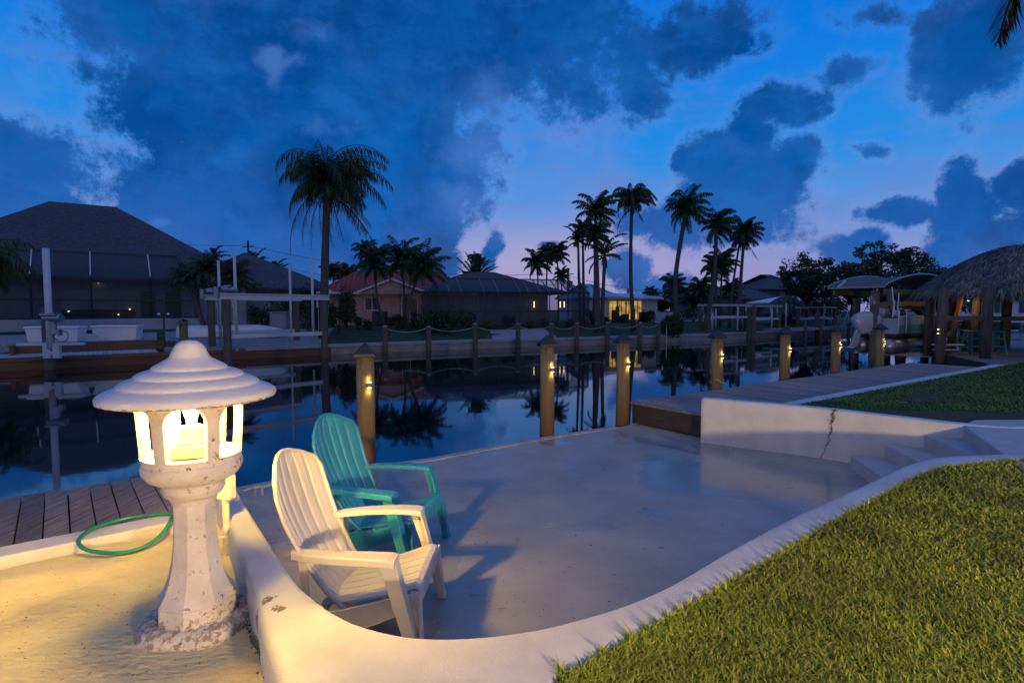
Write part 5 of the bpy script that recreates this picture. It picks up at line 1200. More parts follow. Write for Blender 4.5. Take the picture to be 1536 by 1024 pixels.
def leaf_cloud(mb, c, rx, ry, rz, n, s, rs, shell=.35):
    for k in range(n):
        a = rs.uniform(0, 2 * math.pi); u = rs.uniform(-1, 1); r = rs.random() ** shell; q = math.sqrt(1 - u * u)
        p = Vector((c[0] + rx * r * q * math.cos(a), c[1] + ry * r * q * math.sin(a), c[2] + rz * r * u))
        d = Vector((rs.gauss(0, 1), rs.gauss(0, 1), rs.gauss(0, .7))).normalized(); e_ = d.cross(Vector((rs.gauss(0, 1), rs.gauss(0, 1), rs.gauss(0, 1)))).normalized()
        l = s * rs.uniform(.6, 1.3); mb.add([p - d * l, p + e_ * l * .42, p + d * l, p - e_ * l * .42], [(0, 1, 2, 3)])
def tree(px, py_base, d, zc_px, rx, rz, ncl, label, seed, leaf=.10, clr=.55, per=60, tr=.16):
    """broadleaf tree; crown centre at pixel row zc_px, half sizes in metres"""
    rs = random.Random(seed); c = atd(px, zc_px, d); b = Vector((c.x, c.y, .9)); root = thing('tree', b, label, 'tree')
    tk = MB(); fork = Vector((c.x, c.y, max(1.8, c.z - rz * .9))); tk.tube([b, b.lerp(fork, .5) + Vector((rs.uniform(-.1, .1), 0, 0)), fork], [tr, tr * .85, tr * .75], 10)
    lf = MB()
    for k in range(ncl):
        a = rs.uniform(0, 2 * math.pi); u = rs.uniform(-.75, 1); r = rs.random() ** .4; q = math.sqrt(max(.05, 1 - u * u))
        p = Vector((c.x + rx * r * q * math.cos(a), c.y + rx * r * q * math.sin(a), c.z + rz * r * u))
        m_ = fork.lerp(p, .5) + Vector((rs.uniform(-.2, .2), rs.uniform(-.2, .2), rs.uniform(0, .3)))
        tk.tube([fork, m_, p], [tr * .4, tr * .22, .015], 5)
        s_ = clr * rs.uniform(.55, 1.2); leaf_cloud(lf, p, s_, s_, s_ * .62, int(per * rs.uniform(.6, 1.2)), leaf, rs)
    tk.build('trunk', m_bark, parent=root, smooth=True); lf.build('crown', m_leaf, parent=root); return root
tree(1211, 470, 44, 418, 2.1, 2.1, 95, 'round leafy tree with gaps in its crown, left of the curved boat canopy', 41, leaf=.12, clr=.55, per=75)
tree(1314, 470, 42, 386, 1.35, 1.25, 26, 'airy open-branched treetop rising above the curved boat canopy', 42, leaf=.11, clr=.42, per=60)
tree(1362, 470, 41, 390, 1.3, .85, 34, 'denser dark treetop right of the airy one above the boat canopy', 43, leaf=.11, clr=.45, per=80)
tree(1280, 470, 40, 425, 2.0, 1.5, 70, 'dark bushy tree directly behind the left end of the boat canopy', 44, leaf=.13, clr=.7, per=80)
tree(1350, 470, 39, 432, 2.6, 1.7, 80, 'wide dark tree filling the space behind the boat canopy', 45, leaf=.13, clr=.8, per=85)
tree(1410, 470, 38, 436, 2.2, 1.7, 60, 'dark tree behind the left eave of the thatched roof', 46, leaf=.13, clr=.8, per=80)
tree(995, 470, 50, 452, 1.8, 1.4, 36, 'low round tree just right of the lit white house', 47, leaf=.13, clr=.6, per=80)
tree(1040, 470, 52, 446, 1.8, 1.2, 30, 'small gappy tree left of the brown roof', 48, leaf=.12, clr=.45, per=60)
tree(628, 470, 50, 418, 2.0, 1.0, 30, 'fuzzy pale tree behind the arching palms over the red roof', 49, leaf=.1, clr=.5, per=60)
tree(472, 470, 40, 445, 1.5, .9, 26, 'dark shrubby tree at the left side of the pink house', 50, leaf=.12, clr=.7, per=80)
tree(1240, 470, 50, 455, 3.0, 1.3, 50, 'dark low tree mass under the round leafy tree', 51, leaf=.13, clr=.8, per=80)
tree(1490, 470, 75, 452, 3.5, 1.6, 36, 'distant dark tree line seen under the thatched roof', 52, leaf=.2, clr=1.2, per=60)
# low weeping palms by the left lift
def weeping(cs, bpx, label, seed, d=24.2):
    b = gp(bpx, 4.4); root = thing('date_palm', b, label, 'palm tree'); rs = random.Random(seed); tk = MB(); cr_ = MB()
    for (px, py, r, bx_) in cs:
        top = atd(px, py, b.y + rs.uniform(-.4, .4)); bb = atd(bx_, 490, b.y); bb.z = b.z - .1
        tk.tube(catmull([bb, bb.lerp(top, .5) + Vector((rs.uniform(-.1, .1), 0, 0)), top], 8), [.13, .12, .11, .1, .1, .1, .1, .1], 9)
        for i in range(44):
            t = i / 43; frond(cr_, top, i * 2.4 + rs.uniform(-.3, .3), R(80 - 105 * t + rs.uniform(-8, 8)), r * rs.uniform(.8, 1.15), R(rs.uniform(70, 120)) * (1 - .3 * t), .26, n=16, hang=.5, w_=.035, rs=rs)
    tk.build('trunk', m_trunk, parent=root, smooth=True); cr_.build('crown', m_frond, parent=root)
weeping([(282, 418, 1.15, 312), (312, 405, 1.25, 314), (350, 415, 1.15, 322)], 315, 'low bushy date palm with several stems in front of the left house porch', 61)
# bushes
def bush(px, off, rx, rz, n, label, seed, m=None, leaf=.07, group=None, name='bush', ry=None, zup=0, shell=.35, p=None):
    rs = random.Random(seed); p = p or gp(px, off); root = thing(name, p, label, 'bush', group)
    st_ = MB(); lf = MB()
    for k in range(7):
        a = rs.uniform(0, 6.3); q = p + Vector((math.cos(a) * rx * .6, math.sin(a) * rx * .5, rz * rs.uniform(.9, 1.6))); st_.tube([p, p.lerp(q, .5) + Vector((0, 0, .1)), q], [.03, .02, .008], 5)
    for k in range(max(3, int(rx * 5))):
        a = rs.uniform(0, 6.3); r = rs.random() ** .5 * .7; s_ = rs.uniform(.45, .75)
        leaf_cloud(lf, (p.x + rx * r * math.cos(a), p.y + (ry or rx * .7) * r * math.sin(a), p.z + zup + rz * (.55 + rs.uniform(0, .7) * (1 - r * .7))), rx * s_ * .8, (ry or rx * .7) * s_, rz * s_, int(n / max(3, int(rx * 5))), leaf, rs, shell)
    st_.build('stem', m_bark, parent=root); lf.build('foliage', m or m_bush, parent=root); return root
bush(672, 4.0, 1.75, 1.0, 2600, 'wide dark bush on the lawn left of the screened cage', 70, leaf=.09)
g_ = 'yellowish shrubs in front of the cage'
bush(733, 5.4, .55, .42, 500, 'yellowish shrub left of the ramp in front of the cage', 71, m_ybush, .06, g_)
bush(794, 5.6, .46, .36, 450, 'yellowish shrub just right of the ramp in front of the cage', 72, m_ybush, .06, g_)
bush(818, 5.6, .5, .38, 450, 'yellowish shrub second to the right of the ramp', 73, m_ybush, .06, g_)
bush(851, 5.6, .5, .4, 450, 'yellowish shrub under the right half of the cage', 74, m_ybush, .06, g_)
bush(874, 5.6, .52, .38, 450, 'yellowish shrub at the right corner of the cage', 75, m_ybush, .06, g_)
bush(888, 7.4, .8, .7, 700, 'dark shrub left of the thick double palm trunk', 76)
bush(1010, -.15, .95, 1.25, 3200, 'dense dark shrub overhanging the far seawall, right of the rope fence', 77, leaf=.09, zup=-.45)
bush(655, 7, .6, .5, 400, 'small dark shrub under the rightmost pink house palm', 78)
bush(537, 6.5, .5, .45, 400, 'small shrub below the pink house window', 79)
bush(508, 4.2, .95, 1.35, 2400, 'tall dark hedge clump between the big palm and the pink house', 80, leaf=.09, zup=.3)
bush(448, 7.5, 1.6, 1.3, 2400, 'dark hedge filling the gap behind the right side of the boat lift', 81, leaf=.09, zup=.2)
bush(398, 7.5, .9, .9, 900, 'dark shrub behind the bow of the upturned boat', 82, leaf=.09)
bush(1180, 3, 1.2, .5, 700, 'low dark shrub beneath the far lifts', 83)
bush(1075, 9, 1.7, .55, 900, 'dark shrub row at the foot of the brown-roofed house', 84)
for k_, (px_, off_, rx_, rz_, lab_) in enumerate(((556, 6.0, .5, .4, 'low shrub under the small window of the pink house'), (596, 6.3, .7, .5, 'shrub at the feet of the arching palms'), (628, 5.2, .6, .5, 'shrub under the pink house patio door'), (698, 7.0, .8, .55, 'dark shrub against the left part of the screened cage'), (764, 7.2, .6, .5, 'dark shrub against the middle of the screened cage'),
        (907, 6.0, .7, .5, 'dark shrub right of the thick grey palm trunk'), (936, 8.5, .6, .4, 'low shrub in front of the lit porch'), (968, 8.0, .9, .7, 'dark shrub at the right corner of the lit white house'), (1040, 8.0, 1.3, .8, 'dark shrub clump behind the leaning coconut trunk'), (1128, 9.0, 1.4, .8, 'dark shrub clump behind the far lift in the middle'), (520, 7.0, .8, .9, 'tall dark shrub at the left corner of the pink house'), (470, 5.0, .9, 1.1, 'dark shrub behind the front right pile of the large lift'), (1165, 8.0, 1.5, .7, 'dark shrub clump beside the small thatched hut'))):
    bush(px_, off_, rx_, rz_, int(900 * rx_ + 200), lab_, 120 + k_, leaf=.08)
# pale electrical box
p = gp(420, 6.0); tag(MB().box(p + Vector((0, 0, .5)), (.85, .4, 1.0)).box(p + Vector((0, 0, 1.02)), (.95, .5, .05)).build('utility_box', m_cap, bevel=.02), 'pale boxy utility cabinet behind the lift beam', 'utility box')
# utility poles and wires
def pole(px, py, d, label, cross=True, w_=1.2):
    top = atd(px, py, d); r = thing('utility_pole', (top.x, top.y, 1), label, 'utility pole'); MB().tube([(top.x, top.y, .9), top], [.16, .11], 8).build('post', m_post, parent=r)
    if cross:
        MB().bar(top + Vector((-w_ / 2, 0, -.7)), top + Vector((w_ / 2, .1, -.6)), .1, .1).build('crossarm', m_post, parent=r)
        MB().tube([top + Vector((.32, 0, -2.1)), top + Vector((.32, 0, -1.35))], .2, 10).build('transformer', m_steel, parent=r)
    return top
t1 = pole(372, 361, 62, 'utility pole with transformer behind the left house and lift'); t2 = pole(852, 402, 60, 'utility pole with transformer at the right end of the screened cage'); t3 = pole(1139, 413, 78, 'utility pole with a wide crossarm above the brown roofs', w_=2.4)
t4 = pole(454, 422, 80, 'thin distant pole between the lift guide posts', False); t5 = pole(942, 433, 70, 'thin distant pole above the lit house roof', False)
def wire(a, b, sag, label):
    pts = [a.lerp(b, k / 24) - Vector((0, 0, sag * (1 - (2 * k / 24 - 1) ** 2))) for k in range(25)]; tag(MB().tube(pts, .018, 4).build('power_line', m_black), label, 'power line')
wire(t1 + Vector((0, 0, -.5)), t2 + Vector((0, 0, -.5)), 1.3, 'thin power line crossing behind the tall palm')
wire(t1 + Vector((0, 0, -2.0)), t2 + Vector((0, 0, -1.6)), 1.5, 'lower thin power line crossing above the red roof')
wire(t1 + Vector((-26, 3, 3)), t1 + Vector((0, 0, -.5)), 1.0, 'thin power line left of the utility pole over the dark roof')
wire(t2 + Vector((0, 0, -.8)), t3 + Vector((-1, 0, -.7)), 1.6, 'thin power line sagging between the palms at right')

# ================================================================== tiki deck, boat and canopy at right
# platform
d0 = at(1405, 556, .55); 
plat = [(12.35, 14.75), (13.2, 13.9), (60, 28), (60, 60), (30, 34), (22, 26.5), (16.9, 20.6), (13.3, 17.6)]
m_pave = mat('paver_deck', (.20, .175, .17), (.14, .12, .12), rough=.8, scale=3, bump=.3)
tag(MB().prism(plat, -.6, .60).build('tiki_deck', m_pave), kind='structure')
tb = MB()
for a, b in ((plat[7], plat[0]), (plat[6], plat[7])): tb.bar((a[0], a[1], .46), (b[0], b[1], .46), .10, .34)
tag(tb.build('deck_fascia', m_timber), 'dark timber edge board of the deck under the thatched roof', 'fascia')
tk_ = thing('tiki_hut', (15.4, 17.8, .6), 'large thatched palm-leaf hut on thick log posts over the deck at the right edge', 'hut')
TC = (16.5, 18.3); 
mb, PP = thatch(TC, 3.15, 2.60, 4.08, 17000, 'x', 9, sl=.55, wd=.024, ang=CAN, ry=2.8); mb.build('thatch', m_thatch, parent=tk_)
vs = [PP(u / 8 + .001, a / 40 * 2 * math.pi) - Vector((0, 0, .03)) for u in range(9) for a in range(40)]; fs = [(u * 40 + a, u * 40 + (a + 1) % 40, (u + 1) * 40 + (a + 1) % 40, (u + 1) * 40 + a) for u in range(8) for a in range(40)]
MB().add(vs, fs).build('shell', m_thin, parent=tk_)
fr = MB(); rs = random.Random(4)
for k in range(2600):
    a = rs.uniform(0, 2 * math.pi); p = PP(rs.uniform(.95, 1.0), a); s_ = Vector((-math.sin(a + CAN), math.cos(a + CAN), 0)) * rs.uniform(.010, .026); l = rs.uniform(.08, .34)
    fr.add([p - s_, p + s_, p + Vector((rs.uniform(-.06, .06), rs.uniform(-.06, .06), -l))], [(0, 1, 2)])
fr.build('fringe', m_thatch, parent=tk_)
m_log = mat('log_post', (.13, .10, .075), (.06, .045, .035), rough=.85, scale=3, stretch=(5, 5, .7), bump=.5)
for (px, d, w_, zb) in ((1411, 17.2, .135, -.3), (1479, 16.4, .14, .5), (1393, 18.5, .15, .5), (1508, 20.5, .15, .5), (1428, 19.6, .13, .5), (1462, 18.6, .13, .5)):
    p = atd(px, 500, d); MB().tube([Vector((p.x, p.y, zb)), Vector((p.x, p.y, 1.6)), Vector((p.x + .03, p.y, 2.66))], [w_, w_ * .96, w_ * .9], 14).build('post', m_log, parent=tk_, smooth=True)
a, b = atd(1404, 477, 16.0), atd(1560, 478, 17.0); MB().bar(a, b, .10, .13).build('rail', m_log, parent=tk_)
a, b = atd(1440, 485, 16.6), atd(1422, 503, 17.0); MB().bar(a, b, .09, .09).build('brace', m_log, parent=tk_)
a, b = atd(1462, 448, 20), atd(1514, 448, 20.4); MB().bar(a, b, .14, .18).build('beam', m_pile, parent=tk_)
# warm lit board and small lamp inside the hut
p = atd(1443, 458, 19); q = MB(); q.bar(p + Vector((-.0, 0, .42)), p + Vector((-.22, 0, -.55)), .16, .05); q.bar(p + Vector((-.25, 0, .38)), p + Vector((.3, 0, .48)), .10, .18); tag(q.build('carved_board', mat('orange_wood', (.42, .22, .09), (.25, .12, .05), rough=.7, scale=4)), 'lit orange wooden board hanging under the thatched roof', 'board')
hl = bpy.data.lights.new('hut_light', 'POINT'); hl.energy = 14; hl.color = (1, .62, .28); hl.shadow_soft_size = .05; ho = bpy.data.objects.new('hut_light', hl); C.objects.link(ho); ho.location = atd(1452, 452, 18.3)
p = atd(1452, 449, 18.3); rl = thing('hanging_lamp', p, 'small warm lamp hanging inside the thatched hut', 'lamp'); MB().lathe([(.001, .06), (.05, .05), (.07, -.02), (.068, -.03)], 14, p).build('shade', m_black, parent=rl)
MB().lathe([(.03, -.04), (.001, -.06)], 10, p).build('bulb', emit('small_bulb', (1, .7, .35), 6), parent=rl)
# counter
ctb = thing('bar_counter', atd(1470, 500, 20.2), 'dark green bar counter inside the thatched hut', 'bar'); a, b = atd(1448, 480, 20.6), atd(1500, 480, 21.2)
MB().bar(a + Vector((0, 0, -.08)), b + Vector((0, 0, -.08)), .55, .07).build('top', m_plank, parent=ctb); a2, b2 = a.copy(), b.copy(); a2.z = b2.z = 1.05; MB().bar(a2, b2, .4, .9).build('front', mat('green_boards', (.05, .12, .09), (.03, .08, .06), rough=.7, stretch=(8, 8, .6)), parent=ctb)
# stools
def stool():
    r = thing('bar_stool', (0, 0, 0), '', 'bar stool', 'teal bar stools under the thatched hut'); ms = mat('teal_paint', (.045, .22, .22), (.03, .16, .17), rough=.5)
    MB().box((0, 0, .72), (.36, .30, .04)).build('seat', ms, parent=r, bevel=.015)
    for a in (-1, 1):
        for b in (-1, 1): MB().bar((a * .20, b * .19, 0), (a * .13, b * .11, .71), .045, .045).build('leg', ms, parent=r)
    for z, k in ((.22, .178), (.46, .155)):
        for sx_ in (-1, 1): MB().bar((sx_ * k, -k * .9, z), (sx_ * k, k * .9, z), .025, .035).build('rung', ms, parent=r); MB().bar((-k, sx_ * k * .9, z + .05), (k, sx_ * k * .9, z + .05), .025, .035).build('rung', ms, parent=r)
    return r
s0_ = stool()
for i, (px, d, a, lab) in enumerate(((1457, 17.9, .2, 'teal wooden bar stool in front of the counter, nearest the camera'), (1448, 18.9, .5, 'teal wooden bar stool half hidden behind the nearest one'), (1494, 17.6, -.2, 'teal wooden bar stool standing apart at the right behind the log post'))):
    o = s0_ if i == 0 else copy_tree(s0_); q = atd(px, 500, d); o.location = (q.x, q.y, .6); o.rotation_euler.z = a; o['label'] = lab
# parasol frame / blue chairs hint at far right
p = atd(1512, 500, 26); r = thing('lounge_chair', (p.x, p.y, .6), 'blue deck chair beyond the bar stools at the right edge', 'chair'); mb_ = mat('blue_fabric', (.04, .08, .20), rough=.8)
q = Vector((p.x, p.y, .6)); MB().bar(q + Vector((-.5, 0, .35)), q + Vector((.9, .1, .35)), .6, .07).build('seat', mb_, parent=r); MB().bar(q + Vector((.85, .1, .36)), q + Vector((1.3, .15, .95)), .6, .07).build('backrest', mb_, parent=r)
for a in (-.4, .8):
    for b in (-.25, .25): MB().bar(q + Vector((a, b, 0)), q + Vector((a, b, .34)), .05, .05).build('leg', m_alu, parent=r)

# boat canopy: barrel vault on posts, along the canal
cn = thing('boat_canopy', (12.2, 20, 0), 'curved fabric boat canopy on a timber frame behind the pontoon boat', 'canopy')
A0 = atd(1308, 430, 19.8); B0 = atd(1408, 438, 22.8); ax = (B0 - A0); ax.z = 0; Lc = ax.length; ax.normalize()
ay = Vector((-ax.y, ax.x, 0)); m_fab = mat('brown_canvas', (.13, .105, .085), (.09, .075, .06), rough=.8, scale=2, bump=.2)
vs = []; n1, n2 = 22, 8
for i in range(n1):
    u = i / (n1 - 1)
    for j in range(n2):
        v = j / (n2 - 1); z = 2.78 +   .50 * math.sin(math.pi * min(1, max(0, u * .98 + .01))) ** .8 + .02 * math.sin(9 * u) - .06 * (1 - abs(2 * v - 1))
        q = A0 + ax * (Lc * 1.18 * u) + ay * (-.4 + 1.9 * v); vs.append((q.x, q.y, z))
MB().add(vs, [(i * n2 + j, i * n2 + j + 1, (i + 1) * n2 + j + 1, (i + 1) * n2 + j) for i in range(n1 - 1) for j in range(n2 - 1)]).build('canvas', m_fab, parent=cn, smooth=True, solid=.02)
for v in (-.42, 1.52):
    pts = []
    for i in range(n1): u = i / (n1 - 1); q = A0 + ax * (Lc * 1.18 * u) + ay * v; pts.append((q.x, q.y, 2.80 +   .50 * math.sin(math.pi * min(1, max(0, u * .98 + .01))) ** .8))
    MB().tube(pts, .035, 8)  .build('hoop', m_steel, parent=cn, smooth=True)
for u in (0, 1.18):
    a = A0 + ax * Lc * u + ay * -.42; b = A0 + ax * Lc * u + ay * 1.5; a.z = b.z = 2.78; MB().bar(a, b, .06, .06).build('edge_rail', m_steel, parent=cn)
for v in (-.3, 1.4):
    a = A0 + ax * .2 + ay * v; b = A0 + ax * Lc * 1.1 + ay * v; a.z = b.z = 2.62; MB().bar(a, b, .08, .20).build('side_beam', m_pile, parent=cn)
MB().bar(atd(1257, 431, 19.4), atd(1268, 421, 19.5), .05, .05).build('stay', m_alu, parent=cn)
for (px, d) in ((1310, 18.6), (1388, 21.0), (1352, 22.4), (1420, 25)):
    q = atd(px, 500, d); MB().tube([Vector((q.x, q.y, -.8)), Vector((q.x, q.y, 2.62))], .13, 12).build('post', m_post, parent=cn)
a, b = atd(1312, 457, 18.7), atd(1392, 455, 19.8); MB().bar(a, b, .10, .17).build('crossbeam', m_pile, parent=cn)
q = atd(1308, 451, 18.4); MB().lathe([(.001, .03), (.13, .02), (.16, 0), (.13, -.02), (.001, -.03)], 22, (0, 0, 0)).build('hoist_wheel', m_steel, parent=cn).matrix_parent_inverse = Matrix.Identity(4)
hw_ = bpy.data.objects['hoist_wheel']; hw_.location = q - ORIG[cn.name]; hw_.rotation_euler = (R(80), 0, R(25))
hw_.data.transform(Matrix.Translation(ORIG[cn.name]))

# pontoon boat with outboard
bt = thing('pontoon_boat', (12.5, 18, 1), 'teal and white pontoon boat hanging on its lift beside the thatched hut', 'boat')
FB = frame(P2(atd(1346, 500, 18.2)), R(35)); m_teal = mat('teal_panel', (.05, .23, .28), (.04, .19, .24), rough=.35); m_pale = mat('pale_panel', (.26, .34, .40), (.22, .30, .36), rough=.35)
LB = px_s(FB, 1420, 0)
a = MB(); lbox(a, FB, 0, 5.2, 0, 1.3, 1.12, 1.22); a.build('deck', m_black, parent=bt)
for t in (0, 1.26):
    a = MB(); lbox(a, FB, .1, 5.2, t, t + .04, 1.22, 1.50); a.build('lower_panel', m_teal, parent=bt); a = MB(); lbox(a, FB, .18, 5.2, t + .002, t + .042, 1.503, 1.76); a.build('upper_panel', m_pale, parent=bt); a = MB(); lbox(a, FB, .1, 5.2, t - .02, t + .06, 1.763, 1.80); a.build('top_rail', m_alu, parent=bt)
a = MB(); lbox(a, FB, 5.2, 5.24, 0, 1.3, 1.22, 1.8); a.build('bow_panel', m_teal, parent=bt); a = MB(); lbox(a, FB, .0, .04, .0, 1.3, 1.22, 1.72); a.build('stern_panel', m_pale, parent=bt)
for t in (.25, 1.05):
    MB().tube([FB(-.2, t, .82), FB(.05, t, .82), FB(4.8, t, .82), FB(5.3, t, .95)], [.18, .28, .28, .10], 16).build('pontoon', m_steel, parent=bt, smooth=True)
for s_, h in ((-.05, 2.02), (.55, 1.98)): MB().tube(catmull([FB(s_, -.03, 1.25), FB(s_ + .02, -.03, h - .08), FB(s_ + .2, .1, h), FB(s_ + .6, .1, h)], 10), .022, 8).build('grab_rail', m_alu, parent=bt, smooth=True)
a = MB(); a.tube(catmull([FB(.9, .3, 1.8), FB(1.3, .3, 2.02), FB(2.2, .3, 2.05), FB(2.6, .3, 1.85)], 10), .10, 8); a.build('seat_cover', m_black, parent=bt, smooth=True)
a = MB(); lbox(a, FB, .55, 1.05, .6, 1.1, 1.8, 2.05); lbox(a, FB, .7, 1.0, .7, 1.0, 2.05, 2.18); a.build('console', mat('blue_white_gel', (.35, .42, .52), rough=.4), parent=bt, bevel=.05)
for (a_, b_) in (((.15, .15, 1.8), (.75, .5, 2.75)), ((.30, .15, 1.8), (1.3, .5, 2.55)), ((.25, 1.2, 1.8), (.9, 1.0, 2.7)), ((-.02, .15, 1.75), (.05, .15, 2.3))): MB().tube([FB(*a_), FB(*b_)], .02, 6).build('bimini_pole', m_alu, parent=bt)
MB().tube([FB(.35, .3, 1.95), FB(1.5, .9, 2.55)], [.07, .10], 8).build('folded_bimini', m_fab, parent=bt)
# outboard motor, steered over: cowl, leg, propeller
FM = frame(P2(FB(-.05, .62, 0)), R(-12))
def ob(s, z): return (s, z)
om = MB(); sil = [(-.08, 1.36), (-.36, 1.22), (-.52, 1.26), (-.72, 1.56), (-.74, 1.74), (-.58, 1.92), (-.28, 1.98), (.02, 1.90), (.10, 1.66)]
sil = [(x * 1.0, z - .03) for x, z in sil]; vs = []
for wv_s, sc_ in ((-.21, .78), (-.17, .95), (.0, 1.0), (.17, .95), (.21, .78)):
    cx = sum(x for x, z in sil) / 9; cz = sum(z for x, z in sil) / 9
    for x, z in catmull([(a, b, 0) for a, b in sil + sil[:1]], 28)[:-1] if False else [(v.x, v.y) for v in catmull([Vector((a, b, 0)) for a, b in sil + sil[:1]], 28)[:-1]]: vs.append(FM(cx + (x - cx) * sc_ + .02, wv_s, cz + (z - cz) * sc_))
fs = [(i * 27 + j, i * 27 + (j + 1) % 27, (i + 1) * 27 + (j + 1) % 27, (i + 1) * 27 + j) for i in range(4) for j in range(27)] + [tuple(range(26, -1, -1)), tuple(4 * 27 + j for j in range(27))]
om.add(vs, fs); cow = om.build('engine_cowl', mat('white_cowl', (.36, .38, .44), (.30, .32, .38), rough=.3), parent=bt, smooth=True)
MB().bar(FM(-.50, 0, 1.35), FM(-.66, 0, .78), .16, .20).build('engine_leg', m_steel, parent=bt, bevel=.02)
MB().bar(FM(-.02, 0, 1.45), FM(-.3, 0, 1.3), .3, .3).build('engine_bracket', m_steel, parent=bt, bevel=.02)
MB().tube([FM(-.45, 0, .80), FM(-.65, 0, .76), FM(-.92, 0, .72)], [.03, .09, .05], 12).build('gearcase', m_steel, parent=bt, smooth=True)
pr = MB()
for k in range(3):
    a = k * 2.094; dv = lambda r, an: FM(-.9, r * math.cos(an), .73 + r * math.sin(an)); pr.add([dv(.03, a), dv(.19, a - .4), dv(.2, a + .25) + Vector((.04, .03, 0)), dv(.05, a + .8) + Vector((.05, .04, 0))], [(0, 1, 2, 3)])
pr.build('propeller', m_steel, parent=bt, solid=.012)
# piles of the boat's lift
lr_ = thing('boat_lift', (13, 17, 0), 'dark lift cradle with piles under the pontoon boat', 'boat lift')
for (s, t) in ((1.9, -.45), (1.9, 2.1), (4.6, -.45), (4.6, 2.1)): MB().tube([FB(s, t, -.8), FB(s, t, 1.72 if t < 0 else 2.4)], .13, 12).build('pile', m_post, parent=lr_)
for s in (1.7, 4.4): MB().bar(FB(s, -.4, .48), FB(s, 2.0, .48), .14, .14).build('cradle_beam', m_alu, parent=lr_)
# lit box lamp on the first log post
p = atd(1407, 497, 17.05); r = thing('post_lamp', p, 'small lit lamp on the side of the nearest log post of the hut', 'lamp'); MB().box(p, (.03, .03, .09)).build('housing', m_steel, parent=r)
for dz in (.062, -.062): MB().box(p + Vector((0, 0, dz)), (.03, .03, .018)).build('lens', emit('warm_led', (1.0, .72, .22), 9), parent=r)
# warm seat strip on the deck
p = atd(1420, 517, 17.6); tag(MB().bar(p + Vector((-.35, 0, 0)), p + Vector((.5, .1, 0)), .3, .04).bar(p + Vector((-.3, .05, -.16)), p + Vector((.4, .15, -.16)), .25, .04).build('bench', m_alu), 'pale bench slats between the boat and the log posts', 'bench')
# bed ring in the far lawn
p = at(1440, 602, .70); mm_ = MB()
mm_.lathe([(.001, .04), (.45, .035), (.62, .02), (.72, -.02)], 40, (p.x, p.y, .70), jit=.02)
tag(mm_.build('mulch_bed', mat('reddish_mulch', (.09, .04, .03), (.04, .025, .02), rough=1, scale=14, bump=1, bscale=30, bdist=.03)), 'round reddish mulch patch in the far lawn', 'mulch bed')
# ================================================================== lawns (real blades)
def grass_mat(name, g1, g2, g3):
    m, nt, N, L, B = new_mat(name)
    ge = N.new('ShaderNodeNewGeometry'); rp = N.new('ShaderNodeValToRGB'); L.new(ge.outputs['Random Per Island'], rp.inputs[0]); e = rp.color_ramp.elements
    e[0].position = 0; e[0].color = (*g1, 1); e[1].position = 1; e[1].color = (*g3, 1); q = e.new(.55); q.color = (*g2, 1); q = e.new(.86); q.color = (*g2, 1)
    tc = N.new('ShaderNodeTexCoord'); no = N.new('ShaderNodeTexNoise'); no.inputs['Scale'].default_value = 2.2; no.inputs['Detail'].default_value = 4; L.new(tc.outputs['Object'], no.inputs[0])
    mr = N.new('ShaderNodeMapRange'); L.new(no.outputs[0], mr.inputs[0]); mr.inputs[1].default_value = .3; mr.inputs[2].default_value = .7; mr.inputs[3].default_value = .62; mr.inputs[4].default_value = 1.3
    hs = N.new('ShaderNodeHueSaturation'); L.new(rp.outputs[0], hs.inputs['Color']); L.new(mr.outputs[0], hs.inputs['Value']); L.new(hs.outputs[0], B.inputs['Base Color'])
    B.inputs['Roughness'].default_value = .55; B.inputs['Specular IOR Level'].default_value = .3
    return m
def inside(x, y, poly):
    r = np.zeros(len(x), bool); n = len(poly); j = n - 1
    for i in range(n):
        xi, yi = poly[i]; xj, yj = poly[j]
        c = ((yi > y) != (yj > y)) & (x < (xj - xi) * (y - yi) / (yj - yi + 1e-12) + xi); r ^= c; j = i
    return r
def blades(name, pts, zf, h, wd, m, label, seed):
    r = np.random.default_rng(seed); n = len(pts); x, y = pts[:, 0], pts[:, 1]
    a = r.uniform(0, 2 * np.pi, n); hh = h * r.uniform(.5, 1.25, n); ben = hh * r.uniform(.1, 1.3, n); w_ = wd * r.uniform(.6, 1.3, n)
    ca, sa = np.cos(a), np.sin(a); z = zf(x, y); vs = np.zeros((n, 5, 3))
    for k, (t, ww) in enumerate(((0, .8), (0, -.8), (.55, -1), (.55, 1), (1, 0))):
        bx_ = ca * ben * t * t; by_ = sa * ben * t * t
        vs[:, k, 0] = x + bx_ - sa * w_ * ww * .5; vs[:, k, 1] = y + by_ + ca * w_ * ww * .5; vs[:, k, 2] = z + hh * (t - .22 * t * t)
    me = bpy.data.meshes.new(name); me.vertices.add(n * 5); me.vertices.foreach_set('co', vs.reshape(-1).astype(np.float32))
    b = (np.arange(n) * 5)[:, None]; li = np.concatenate([b + np.array([[0, 1, 2, 3]]), b + np.array([[3, 2, 4]])], 1).reshape(-1)
    me.loops.add(n * 7); me.loops.foreach_set('vertex_index', li.astype(np.int32)); me.polygons.add(n * 2)
    ls = (np.arange(n) * 7)[:, None] + np.array([[0, 4]]); me.polygons.foreach_set('loop_start', ls.reshape(-1).astype(np.int32))
    me.update(calc_edges=True); me.validate(); me.materials.append(m); o = bpy.data.objects.new(name, me); C.objects.link(o)
    tag(o, label, 'grass', kind='stuff'); return o
m_g1 = grass_mat('lawn_blades', (.10, .16, .010), (.26, .30, .022), (.48, .39, .12))
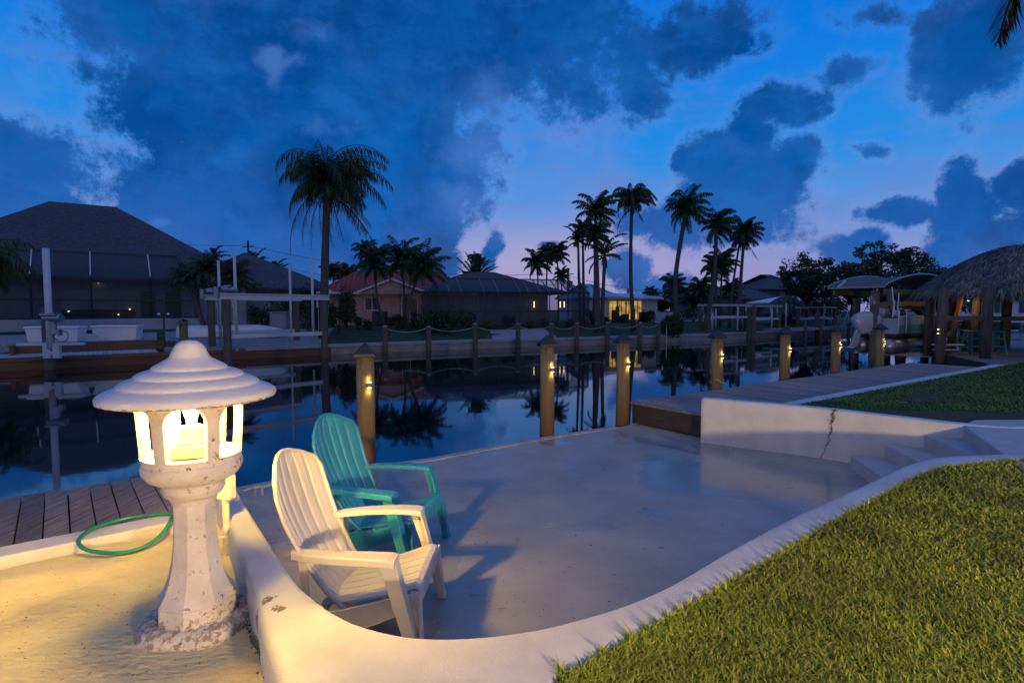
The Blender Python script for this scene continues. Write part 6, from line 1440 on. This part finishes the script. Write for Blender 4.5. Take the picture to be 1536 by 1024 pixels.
def sample(poly, n, wfun, bb, seed):
    r = np.random.default_rng(seed); out = []; got = 0
    while got < n:
        x = r.uniform(bb[0], bb[2], 200000); y = r.uniform(bb[1], bb[3], 200000)
        d = np.sqrt(x * x + y * y); k = (r.uniform(0, 1, len(x)) < wfun(x, y, d)) & inside(x, y, poly) & (np.abs(x) < y * .97 + .5)
        out.append(np.stack([x[k], y[k]], 1)); got += k.sum()
    return np.concatenate(out)[:n]
npoly = [(p.x + (q.x - p.x) * -.00, p.y + (q.y - p.y) * -.00) for p, q in zip(outer, inner) if p.x > 0.06 and p.y < 5.2]
npoly = [(.02, .9)] + npoly + [(8.5, 4.7), (8.5, .9)]
P_ = sample(npoly, 150000, lambda x, y, d: np.clip((2.0 / d) ** 2.0, .02, 1), (0, .95, 7, 4.9), 1)
dd_ = np.sqrt((P_ ** 2).sum(1)); k = dd_ < 3.2
blades('grass', P_[k], lambda x, y: np.full(len(x), .825), .037, .0056, m_g1, 'short green lawn grass in the right foreground', 2)
blades('grass', P_[~k], lambda x, y: np.full(len(x), .825), .040, .0085, m_g1, 'short green lawn grass beside the curved wall, further back', 3)
# edge tufts leaning over the wall
E = np.array([(p.x + (p.x - q.x) * s * .2 + rng.normal(0, .006), p.y + (p.y - q.y) * s * .2 + rng.normal(0, .006)) for p, q in zip(outer, inner) if p.x > .05 and p.y < 5.2 for s in rng.uniform(-.25, .02, 30)])
blades('grass', E, lambda x, y: np.full(len(x), .83), .052, .006, m_g1, 'grass tufts growing over the edge of the curved wall', 4)
fpoly = lawn_far + [(p.x + .10, p.y + .14) for p in fwb]
def zfar(x, y):
    s = (x - copA.x) * nrm.x + (y - copA.y) * nrm.y
    return np.interp(-s, [0, .24, 2.2, 4], [.6, .61, .76, .80])
P_ = sample(fpoly, 85000, lambda x, y, d: np.clip((6.5 / d) ** 2.0, .03, 1), (2.5, 5.5, 22, 22), 5)
m_g2 = grass_mat('far_lawn_blades', (.045, .11, .016), (.08, .16, .025), (.18, .16, .05))
blades('grass', P_, zfar, .055, .016, m_g2, 'darker lawn grass beyond the retaining wall', 6)
me_l.data.vertices  # far lawn sheet follows the same slope
